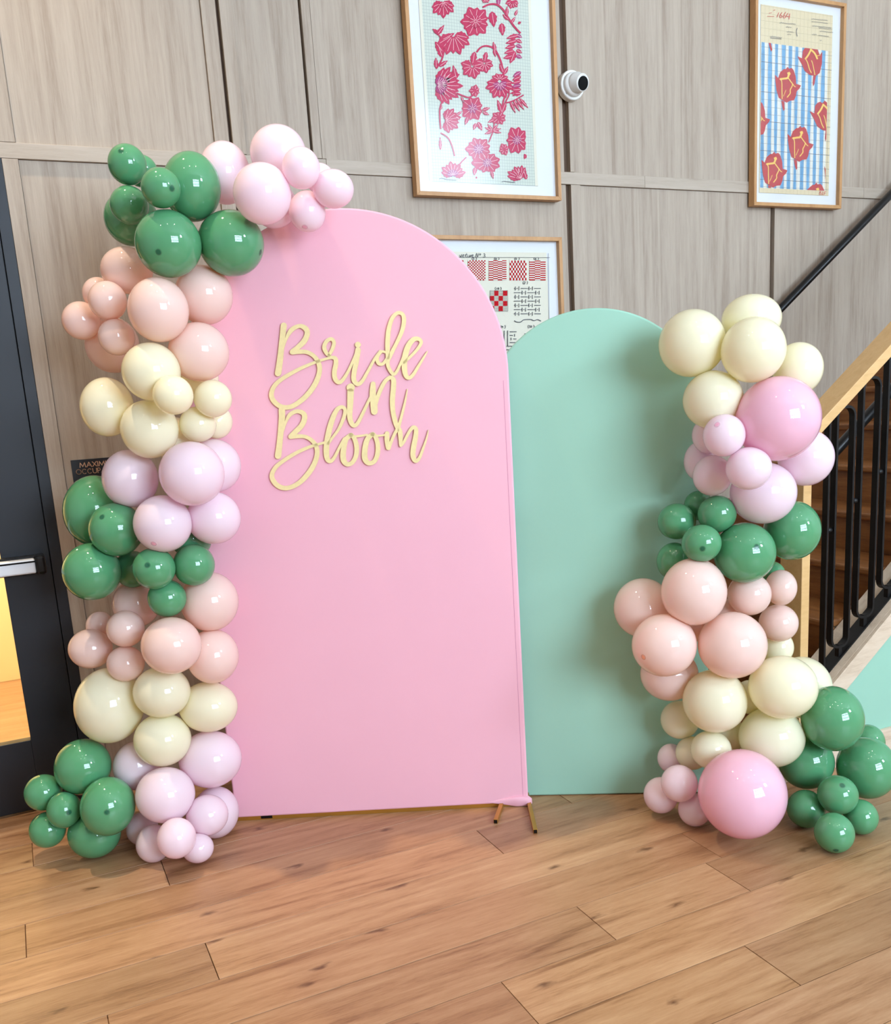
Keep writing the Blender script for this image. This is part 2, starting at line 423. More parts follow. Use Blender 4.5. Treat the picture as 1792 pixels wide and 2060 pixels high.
for k in range(len(rows) - 1):
    y1, y0 = rows[k], rows[k + 1]
    if y1 < -0.6: break
    yk = min(joints, key=lambda q: abs(q - y0))
    cuts = list(joints[yk]) if abs(yk - y0) < 0.06 else [rnd.uniform(-0.6, 0.6), rnd.uniform(1.4, 2.4)]
    while cuts[-1] < 5.0: cuts.append(cuts[-1] + rnd.uniform(1.5, 2.2))
    while cuts[0] > -1.4: cuts.insert(0, cuts[0] - rnd.uniform(1.5, 2.2))
    cuts[-1] = 5.4
    first = True
    for a, c in zip(cuts[:-1], cuts[1:]):
        g = 0.0011
        lift = rnd.uniform(-0.0006, 0.0)
        o = MB().box(a + g, c - g, y0 + g, y1 - g, -0.012, 0.0).build('plank', 'oak', floor_o, origin=(a, y0, 0.0), bevel=0.0008)
        o.location.z = lift
        key = (yk, a) if (yk, a) in tone_at else ((yk, None) if (a < 0.9 and c > 0.3 and (yk, None) in tone_at) else None)
        if key: t = tone_at[key]
        else:
            q = rnd.uniform(0.86, 1.12); t = (q, q * rnd.uniform(0.95, 1.0), q * rnd.uniform(0.90, 1.0))
        o.color = (t[0], t[1], t[2], 1.0)

# ---- back wall: backing, then stiles, rails and panels standing on it
wall = MB()
wall.box(0.1255, 7.5, WY + 0.026, WY + 0.14, -0.08, 5.6)
wall.box(-4.0, -1.02, WY + 0.026, WY + 0.14, -0.08, 5.6)
wall.box(-1.02, 0.1255, WY + 0.026, WY + 0.14, 2.43, 5.6)
wall_back = struct(wall.build('wall_back', 'groove'))
def wpart(name, x0, x1, z0, z1, proud, mat='ash'):
    g = 0.0006
    return MB().box(x0 + g, x1 - g, WY - proud, WY + 0.03, z0 + g, z1 - g).build(name, mat, wall_back, bevel=0.0012, origin=((x0 + x1) / 2, WY, z0))
ZR0, ZR1, ZT = 2.4300, 2.4838, 5.6
for x0, x1 in ((-4.0, -1.02), (-1.02, 1.333), (1.333, 2.93), (2.93, 4.40), (4.40, 7.5)):
    wpart('rail', x0, x1, ZR0, ZR1, 0.0, 'ash_rail')
# upper band
for nm, x0, x1, pr in (('stile', -1.02, -0.88, 0), ('panel', -0.88, 0.10, -0.012), ('stile', 0.10, 0.180, 0), ('panel', 0.180, 0.888, -0.012), ('stile', 0.888, 0.945, 0),
                       ('stile', 0.957, 1.008, 0.004), ('panel', 1.008, 1.272, -0.004), ('stile', 1.280, 1.317, 0.003), ('stile', 1.3176, 1.336, 0.0),
                       ('panel', 1.336, 2.482, -0.008), ('stile', 2.509, 2.532, 0), ('panel', 2.532, 3.739, -0.008), ('stile', 3.757, 3.812, 0), ('panel', 3.812, 4.98, -0.008),
                       ('stile', 5.0, 5.06, 0), ('panel', 5.06, 6.24, -0.008), ('stile', 6.26, 6.32, 0), ('panel', 6.32, 7.5, -0.008), ('panel', -4.0, -1.02, -0.008)):
    wpart(nm, x0, x1, ZR1, ZT, pr)
# lower band
for nm, x0, x1, pr in (('stile', 0.1255, 0.180, 0), ('panel', 0.180, 0.888, -0.012), ('stile', 0.888, 0.945, 0), ('stile', 0.957, 1.008, 0), ('panel', 1.008, 1.272, -0.008),
                       ('stile', 1.280, 1.336, 0), ('panel', 1.336, 2.487, -0.008), ('stile', 2.509, 2.562, 0), ('panel', 2.562, 3.739, -0.010), ('stile', 3.757, 3.810, 0),
                       ('panel', 3.810, 4.98, -0.010), ('stile', 5.0, 5.06, 0), ('panel', 5.06, 7.5, -0.010), ('panel', -4.0, -1.02, -0.008)):
    wpart(nm, x0, x1, 0.0, ZR0, pr)

# ---- the rest of the room, behind and beside the photographer
struct(MB().box(-4.1, 7.6, -4.4, WY + 0.14, 5.6, 5.7).build('ceiling', 'white_paint'))
struct(MB().box(-4.1, -4.0, -4.4, WY, -0.08, 5.6).build('wall_left', 'white_paint'))
struct(MB().box(7.5, 7.6, -4.4, WY, -0.08, 5.6).build('wall_right', 'white_paint'))
wf = MB()
wf.box(-4.0, 0.6, -4.15, -4.05, -0.08, 5.6).box(3.9, 5.1, -4.15, -4.05, -0.08, 5.6).box(6.4, 7.5, -4.15, -4.05, -0.08, 5.6)
wf.box(0.6, 3.9, -4.15, -4.05, -0.08, 1.4).box(0.6, 3.9, -4.15, -4.05, 4.2, 5.6).box(5.1, 6.4, -4.15, -4.05, -0.08, 3.8).box(5.1, 6.4, -4.15, -4.05, 5.15, 5.6)
struct(wf.build('wall_front', 'white_paint'))
for wn, xa, xb, za, zb_, nc, tr in (('window_1', 0.6, 3.9, 1.4, 4.2, 5, (3.45, 2.3)), ('window_2', 5.1, 6.4, 3.8, 5.15, 2, ())):
    w1 = struct(MB().box(xa, xb, -4.14, -4.06, za, za + 0.08).box(xa, xb, -4.14, -4.06, zb_ - 0.08, zb_).build(wn, 'charcoal'))
    for k in range(nc + 1):
        xx = xa + 0.05 + (xb - xa - 0.1) * k / nc; MB().box(xx - 0.06, xx + 0.06, -4.14, -4.06, za + 0.08, zb_ - 0.08).build('mullion', 'charcoal', w1)
    for zz in tr: MB().box(xa, xb, -4.13, -4.07, zz - 0.07, zz + 0.07).build('transom', 'charcoal', w1)

# ---- door on the left with its frame, pane and push bar, and the lit room beyond
door = struct(MB().box(-0.935, -0.780, WY + 0.004, WY + 0.05, 0.006, 2.36).build('door_1', 'charcoal', bevel=0.002))
MB().box(-0.0855, 0.0835, WY + 0.004, WY + 0.05, 0.006, 2.36).build('lock_stile', 'charcoal', door, bevel=0.002)
MB().box(-0.780, -0.0855, WY + 0.004, WY + 0.05, 0.006, 0.2926).build('bottom_rail', 'charcoal', door, bevel=0.002)
MB().box(-0.780, -0.0855, WY + 0.004, WY + 0.05, 2.20, 2.36).build('top_rail', 'charcoal', door, bevel=0.002)
MB().box(-0.790, -0.080, WY + 0.024, WY + 0.030, 0.285, 2.21).build('pane', 'door_glass', door)
fr = MB()
fr.box(0.0855, 0.1255, WY - 0.002, WY + 0.12, 0.0, 2.43).box(-1.02, -0.940, WY - 0.002, WY + 0.12, 0.0, 2.43).box(-0.940, 0.0855, WY - 0.002, WY + 0.12, 2.364, 2.43)
fr.box(0.060, 0.1255, WY + 0.052, WY + 0.12, 0.0, 2.43)  # unseen stop, added to block light leaking through the leaf gap
fr.build('door_frame', 'charcoal', door, bevel=0.0015)
bar = MB().box(-0.86, 0.0285, 3.706, 3.748, 0.958, 1.012).build('push_bar', 'aluminium', door, bevel=0.006)
MB().box(-0.88, 0.046, 3.748, WY + 0.004, 0.950, 1.020).build('back_plate', 'black_plastic', bar, bevel=0.003)
MB().box(0.0290, 0.0650, 3.702, WY + 0.004, 0.952, 1.022).build('end_cap', 'black_plastic', bar, bevel=0.010)
MB().box(-0.86, 0.0285, 3.704, 3.7062, 1.000, 1.006).build('trim_strip', 'black_gloss', bar)
struct(MB().box(-3.0, 3.0, WY + 0.02, 6.0, -0.08, -0.001).build('floor_vestibule', 'oak_plain'))
vw = MB().box(-3.0, 3.0, 5.95, 6.05, 0.0, 2.9).box(-3.1, -3.0, WY + 0.14, 6.0, 0.0, 2.9).box(0.9, 1.0, WY + 0.14, 5.95, 0.0, 2.9)
struct(vw.build('wall_vestibule', 'vestibule_paint'))
struct(MB().box(-3.0, 3.0, WY + 0.14, 6.0, 2.9, 3.0).build('ceiling_vestibule', 'vestibule_paint'))

# ---- stairs rising to the right along the wall
SY = 2.40; M_ST = 0.7600
def capz(x): return 0.3491 + M_ST * (x - 2.7066)
st = empty('staircase', (2.56, SY, 0), 'brown wooden stair flight climbing right along the panelled wall behind balusters', 'staircase')
RISE, RUN, NX0 = 0.178, 0.262, 2.36
for k in range(11):
    x = NX0 + RUN * k; z = RISE * (k + 1)
    MB().box(x, x + 0.02, 2.575, WY - 0.012, z - RISE, z - 0.03).build('riser', 'tread_wood', st)
    MB().box(x - 0.028, x + RUN + 0.02, 2.575, WY - 0.012, z - 0.03, z).build('tread', 'tread_wood', st, bevel=0.008)
# side wall of the flight with its sloped timber cap
def xcap(z): return 2.7066 + (z - 0.3491) / M_ST
sw = MB()
xs = 2.36; xe = 5.25
sw.prism([(xs, SY + 0.012, 0.0), (xe, SY + 0.012, 0.0), (xe, SY + 0.012, capz(xe) - 0.05), (xs, SY + 0.012, capz(xs) - 0.03)], (0, 0.15, 0))
struct(sw.build('wall_stair', 'green_paint'))
def sloped(name, mat, x0, x1, dz0, dz1, y0, y1, parent, bevel=0.0):
    return MB().prism([(x0, y0, capz(x0) + dz0), (x1, y0, capz(x1) + dz0), (x1, y0, capz(x1) + dz1), (x0, y0, capz(x0) + dz1)], (0, y1 - y0, 0)).build(name, mat, parent, bevel=bevel)
t1 = struct(sloped('trim_1', 'ash_trim', 2.36, 5.25, -0.098, -0.006, SY, SY + 0.012, None, 0.002))
sloped('edge_bead', 'ash_trim', 2.36, 5.25, -0.008, 0.0, SY - 0.003, SY + 0.012, t1, 0.001)
t2 = struct(sloped('trim_2', 'ash_trim', 2.36, 5.25, -0.045, 0.0, SY + 0.012, 2.572, None, 0.002))
struct(MB().box(2.36, 5.25, SY - 0.002, SY + 0.012, 0.0, 0.100).build('baseboard_right', 'ash_trim', bevel=0.002))
MB().box(2.36, 5.25, SY - 0.006, SY - 0.002, 0.090, 0.100).build('baseboard_bead', 'ash_trim', bpy.data.objects['baseboard_right'], bevel=0.001)

# ---- guard: timber handrail turning down into a newel, flat-bar balusters in closed loops
gd = empty('stair_railing', (2.5356, SY, 0.3), 'pale timber handrail with black looped steel balusters beside the stairs', 'railing')
M_H = 0.742
def hz(x): return 1.3105 + M_H * (x - 2.6325)
MB().prism([(2.5356, SY, hz(2.5356)), (5.2, SY, hz(5.2)), (5.2, SY, hz(5.2) + 0.046), (2.5356, SY, hz(2.5356) + 0.046)], (0, 0.105, 0)).build('handrail', 'rail_wood', gd, bevel=0.002)
MB().prism([(2.5356, SY, 0.22), (2.5750, SY, 0.24), (2.5750, SY, hz(2.5750) + 0.02), (2.5356, SY, hz(2.5356) + 0.02)], (0, 0.105, 0)).build('newel', 'rail_wood', gd, bevel=0.002)
sloped('base_plate', 'black_steel', 2.60, 5.2, 0.0, 0.008, 2.446, 2.505, gd)
BY0, BY1 = 2.452, 2.477
MB().prism([(2.7133, BY0, capz(2.7133)), (2.7225, BY0, capz(2.7225)), (2.7225, BY0, hz(2.7225) + 0.01), (2.7133, BY0, hz(2.7133) + 0.01)], (0, BY1 - BY0, 0)).build('end_bar', 'black_steel', gd)
def loop(x0):
    x1 = x0 + 0.098; zb = capz(x0) + 0.079; zt = zb + 0.925; r = 0.040; t = 0.0095
    def rr(e):
        pts = []
        rad = max(r - e, 0.004)
        for cx, cz, a0 in ((x1 - r, zt - r, 0), (x0 + r, zt - r, 90), (x0 + r, zb + r, 180), (x1 - r, zb + r, 270)):
            for q in range(7):
                a = math.radians(a0 + 15 * q); pts.append((cx + rad * math.cos(a), cz + rad * math.sin(a)))
        return pts
    mb = MB(); o_, i_ = rr(0), rr(t); n = len(o_)
    mb.v += [(x, BY0, z) for x, z in o_] + [(x, BY0, z) for x, z in i_] + [(x, BY1, z) for x, z in o_] + [(x, BY1, z) for x, z in i_]
    for j in range(n):
        k = (j + 1) % n
        mb.f += [(j, k, n + k, n + j), (2 * n + j, 3 * n + j, 3 * n + k, 2 * n + k), (j, 2 * n + j, 2 * n + k, k), (n + j, n + k, 3 * n + k, 3 * n + j)]
    mb.build('baluster_loop', 'black_steel', gd)
    MB().box(x0 + 0.045, x0 + 0.062, 2.455, 2.474, capz(x0 + 0.05), zb + 0.012).build('foot_stub', 'black_steel', gd)
for k in range(9):
    x0 = 2.7510 + 0.1305 * k
    loop(x0)
    zc = 0.93 + 0.098 * k
    MB().lathe([(0.002, 0), (0.009, 0.002), (0.011, 0.012), (0.009, 0.022), (0.002, 0.024)], Matrix.Translation((x0 - 0.0265, 2.4645, zc)) @ Matrix.Rotation(math.pi / 2, 4, 'Y'), 10).build('weld_knuckle', 'black_steel', gd, smooth=True)
# inner grab rail on the guard, and the wall handrail
ir = empty('grab_rail', (2.75, 2.56, 1.13), 'round glossy black grab rail seen between the balusters', 'handrail')
MB().tube([(2.70, 2.56, 1.092), (2.74, 2.56, 1.122), (5.2, 2.56, 1.122 + 2.46 * 0.72)], 0.021, 14).build('tube', 'black_plastic', ir, smooth=True)
for xx in (3.3, 4.3):
    zz = 1.122 + (xx - 2.74) * 0.72
    MB().tube([(xx, 2.56, zz - 0.015), (xx, 2.53, zz - 0.05), (xx, 2.478, zz - 0.05)], 0.008, 8).build('bracket', 'black_steel', ir)
wrl = empty('wall_handrail', (3.6, 3.715, 1.755), 'black handrail sloping up along the panelled wall below the tulip picture', 'handrail')
s0 = 1.859 - 0.742 * (3.74 - 3.30)
MB().tube([(3.60, 3.745, s0 + 0.30 * 0.742 - 0.01), (3.62, 3.715, s0 + 0.30 * 0.742 + 0.012), (6.3, 3.715, s0 + 3.0 * 0.742)], 0.021, 14).build('tube', 'black_plastic', wrl, smooth=True)
for xx in (3.68, 4.75, 5.9):
    zz = s0 + (xx - 3.30) * 0.742
    MB().tube([(xx, 3.715, zz - 0.015), (xx, 3.74, zz - 0.05), (xx, WY + 0.008, zz - 0.05)], 0.008, 8).build('bracket', 'black_steel', wrl)

# ================================================================== THE ARCH BACKDROPS
def arch(name, P0, ang, s0, s1, ztop, zbot, thick, mat, label):
    d = Vector((math.cos(ang), math.sin(ang), 0)); nrm = Vector((math.sin(ang), -math.cos(ang), 0))
    base = Vector((P0[0], P0[1], 0))
    root = empty(name, base + d * ((s0 + s1) / 2), label, 'backdrop', 'arch backdrops')
    R_ = (s1 - s0) / 2; cz = ztop - R_; cs = (s0 + s1) / 2
    def outline(e):
        pts = [(s0 + e, zbot + e), (s1 - e, zbot + e)]
        nn = 64
        for k in range(nn + 1):
            a = math.pi * k / nn; pts.append((cs + (R_ - e) * math.cos(a), cz + (R_ - e) * math.sin(a)))
        return pts
    P = lambda s, z, o: base + d * s + nrm * o + Vector((0, 0, z))
    mb = MB(); rings = [(0.0, -thick), (0.0, -0.006), (0.0018, -0.002), (0.006, 0.0)]
    n = len(outline(0))
    for e, o in rings: mb.v += [tuple(P(s, z, o)) for s, z in outline(e)]
    for k in range(len(rings) - 1):
        for j in range(n): mb.f.append((k * n + j, k * n + (j + 1) % n, (k + 1) * n + (j + 1) % n, (k + 1) * n + j))
    mb.f += [tuple(range((len(rings) - 1) * n, len(rings) * n)), tuple(range(n))[::-1]]
    cover = mb.build('fabric_cover', mat, root)
    return root, P, d, nrm, cover
PP, PA = (0.586, 3.232), math.radians(-25.9)
pink, PPt, pd, pn, pcover = arch('arch_backdrop', PP, PA, -0.020, 1.080, 2.131, 0.014, 0.030, 'pink_fabric', 'tall arched panel in stretched pink fabric carrying the gold lettering')
GP, GA = (1.604, 2.8255), math.radians(-30.6)
green, GPt, gd_, gn, gcover = arch('arch_backdrop', GP, GA, -0.115, 0.665, 1.771, 0.002, 0.030, 'green_fabric', 'shorter arched panel in mint green fabric behind the pink one')
# pink: side seam, gathered hem corner, gold floor frame
sm = MB()
for k in range(40):
    z0, z1 = 0.03 + k * 0.038, 0.03 + (k + 1) * 0.038
    sm.add([PPt(1.0600, z0, 0.0004), PPt(1.0612, z0, 0.0004), PPt(1.0612, z1, 0.0004), PPt(1.0600, z1, 0.0004)], [(0, 1, 2, 3)])
sm.build('side_seam', 'seam_thread', pink)
hm = MB(); nh = 30; cols = []
for i in range(nh):
    t = i / (nh - 1); s = 0.925 + 0.168 * t
    k = min(1.0, t * 1.5) ** 1.3 * min(1.0, (1.0 - t) * 9.0 + 0.30)
    ring = []
    for q in range(17):
        a = math.pi * (q / 16.0) - math.pi / 2
        fold = 0.0026 * math.sin(7.5 * (q / 16.0) + 3.2 * t) * k
        zc = 0.022 - 0.004 * t
        ring.append(PPt(s + 0.003 * k * math.cos(5 * q / 16.0), max(0.002, zc + (0.004 + 0.018 * k) * math.sin(a) + fold), -0.003 + (0.003 + 0.013 * k) * math.cos(a) + fold))
    cols.append(ring)
for r_ in cols: hm.v += [tuple(p) for p in r_]
for i in range(nh - 1):
    for q in range(16): hm.f.append((i * 17 + q, i * 17 + q + 1, (i + 1) * 17 + q + 1, (i + 1) * 17 + q))
hm.f += [tuple(range(17)), tuple(range((nh - 1) * 17, nh * 17))[::-1]]
hm.build('gathered_hem', 'pink_fabric', pink, smooth=True)
fb = MB()
a, c = PPt(-0.015, 0, -0.004), PPt(1.05, 0, -0.004)
fb.hexa([a, c, c - pn * 0.020, a - pn * 0.020], [p + Vector((0, 0, 0.018)) for p in (a, c, c - pn * 0.020, a - pn * 0.020)])
fb.build('floor_rail', 'brass', pink)
a, c = PPt(0.075, 0.004, -0.003), PPt(0.118, 0.004, -0.003)
fb = MB().hexa([a, c, c - pn * 0.004, a - pn * 0.004], [p + Vector((0, 0, 0.014)) for p in (a, c, c - pn * 0.004, a - pn * 0.004)])
fb.build('black_tape', 'black_plastic', pink)
for (f0, b0) in (((997, 1657), (1009.5, 1622)), ((1077, 1677), (1064, 1620))):
    a = on_floor(*f0); c = on_floor(*b0); dd = (c - a); c = a + dd * 1.35
    w = Vector((dd.y, -dd.x, 0)).normalized() * 0.0075
    ft = MB().hexa([a - w, a + w, c + w, c - w], [p + Vector((0, 0, 0.0165)) for p in (a - w, a + w, c + w, c - w)]).build('foot', 'brass', pink, bevel=0.001)
    e = dd.normalized() * -0.0012; w2 = w * 0.78
    MB().hexa([a - w2 + e + Vector((0, 0, .002)), a + w2 + e + Vector((0, 0, .002)), a + w2 + Vector((0, 0, .002)), a - w2 + Vector((0, 0, .002))],
              [a - w2 + e + Vector((0, 0, .0145)), a + w2 + e + Vector((0, 0, .0145)), a + w2 + Vector((0, 0, .0145)), a - w2 + Vector((0, 0, .0145))]).build('end_cap', 'black_plastic', ft)

# ---- gold lettering on the pink panel
def let3d(x, y, dep):
    s, z = on_plane(520 + x / 4.716, 600 + y / 4.716, PP, PA, 0.004)
    return tuple(PPt(s, z, 0.0025 + dep))
WORDS = {
 'word_bride': [
  [(240,258,56),(232,330,54),(222,420,52),(205,580,56),(186,712,60)],
  [(238,470,14),(262,390,24),(310,305,42),(385,264,38),(445,285,48),(463,335,48),(435,405,52),(370,470,46),(322,505,44)],
  [(322,510,50),(385,507,42),(460,512,38),(528,550,38),(572,620,44),(578,700,44),(545,800,48),(482,895,48),(400,975,46),(305,1030,44),(215,1028,44),(145,975,44),(123,910,44),(150,835,40),(220,768,38),(330,702,35),(430,652,32),(540,607,28),(640,575,24),(700,560,30)],
  [(690,560,24),(645,520,34),(624,465,38),(645,410,36),(690,386,34),(716,420,34),(702,480,34),(668,545,28)],
  [(690,560,30),(728,572,40),(735,620,42),(720,700,44),(728,765,42),(762,798,38),(800,775,34),(848,700,28),(895,600,26),(925,530,26)],
  [(944,490,52),(928,600,48),(908,700,46),(905,775,44),(940,815,38),(985,785,34),(1040,690,28),(1100,580,26),(1155,500,22)],
  [(1205,512,22),(1165,508,26),(1125,565,34),(1140,618,34),(1180,622,30),(1215,580,30)],
  [(1226,560,38),(1224,430,44),(1235,300,42),(1268,192,38),(1320,140,34),(1368,155,36),(1380,220,40),(1358,320,38),(1308,430,34),(1250,545,38),(1226,600,36),(1236,660,34),(1278,720,32),(1312,695,28),(1352,610,24),(1385,530,24)],
  [(1380,610,24),(1430,565,26),(1500,492,28),(1542,425,32),(1522,388,36),(1470,392,46),(1420,455,52),(1390,550,54),(1384,650,52),(1396,728,44),(1426,755,36),(1465,728,32),(1520,640,26),(1578,545,18),(1602,503,7)]],
 'word_in': [
  [(874,885,62),(870,1000,56),(865,1110,50),(880,1180,44),(910,1207,40),(945,1178,34),(1000,1070,30),(1050,965,26),(1075,920,26)],
  [(1087,812,46),(1084,900,60),(1094,1000,66),(1099,1075,62)],
  [(1110,1020,30),(1128,950,34),(1155,875,38),(1200,790,36),(1250,752,38),(1280,775,46),(1280,850,48),(1270,970,48),(1277,1080,44),(1300,1180,44),(1322,1232,44)],
  [(1322,1235,40),(1342,1175,28),(1372,1060,24),(1395,960,18),(1412,862,7)]],
 'word_bloom': [
  [(222,1060,60),(222,1150,58),(203,1350,54),(186,1495,60)],
  [(235,1260,14),(262,1170,24),(302,1102,38),(370,1072,38),(428,1095,46),(436,1145,50),(408,1210,50),(350,1268,48),(308,1305,42)],
  [(306,1312,46),(380,1308,38),(450,1315,34),(510,1352,36),(550,1412,42),(555,1490,44),(520,1590,48),(450,1690,48),(370,1762,44),(275,1800,42),(195,1785,44),(142,1732,44),(128,1672,42),(165,1602,38),(240,1540,36),(360,1466,34),(480,1412,30),(560,1387,25),(650,1362,22)],
  [(660,1380,26),(700,1325,24),(762,1240,28),(810,1130,34),(822,1062,34),(795,1032,34),(750,1052,40),(708,1130,48),(674,1240,52),(650,1360,52),(644,1460,52),(655,1528,44),(686,1545,36),(722,1508,30),(772,1408,26),(815,1330,26)],
  [(880,1296,40),(830,1340,46),(806,1440,52),(806,1530,52),(840,1574,42),(890,1558,40),(926,1490,42),(930,1400,44),(905,1322,40),(872,1296,36)],
  [(905,1312,22),(960,1306,20),(1030,1296,20)],
  [(1085,1288,40),(1034,1336,48),(1010,1430,52),(1010,1520,52),(1045,1564,42),(1100,1545,42),(1130,1470,44),(1130,1380,42),(1106,1308,40),(1075,1288,36)],
  [(1110,1306,20),(1160,1302,18),(1215,1294,20)],
  [(1220,1282,42),(1219,1340,46),(1228,1418,40)],
  [(1236,1424,34),(1264,1350,28),(1300,1270,30),(1330,1238,40),(1345,1285,44),(1350,1390,34)],
  [(1350,1396,30),(1380,1362,26),(1422,1280,28),(1465,1226,36),(1494,1245,40),(1488,1325,46),(1470,1420,50),(1466,1500,46),(1492,1543,38),(1526,1515,30),(1560,1430,24),(1594,1330,16),(1611,1252,7)]]}
DOTS = {'word_bride': [(943, 441, 28)], 'word_in': [(875, 847, 39)]}
lr = empty('lettering_sign', PPt(0.45, 1.25, 0.0025), 'gold cut-out script reading Bride in Bloom on the pink panel', 'sign')
for wname, strokes in WORDS.items():
    mb = MB()
    for si, stq in enumerate(strokes):
        ribbon(mb, smooth_path(stq, 8), lambda x, y, dd, _k=si: let3d(x, y, dd + (0.00006 * _k if dd else 0)), 0.0045)
    for (x, y, r) in DOTS.get(wname, []):
        q = [(x + r * math.cos(2 * math.pi * k / 28), y + r * math.sin(2 * math.pi * k / 28)) for k in range(28)]
        a = [let3d(px, py, 0) for px, py in q]; c = [let3d(px, py, 0.0045) for px, py in q]
        mb.add(a + c, [tuple(range(28))[::-1], tuple(range(28, 56))] + [(k, (k + 1) % 28, 28 + (k + 1) % 28, 28 + k) for k in range(28)])
    mb.build(wname, 'gold_leaf', lr)

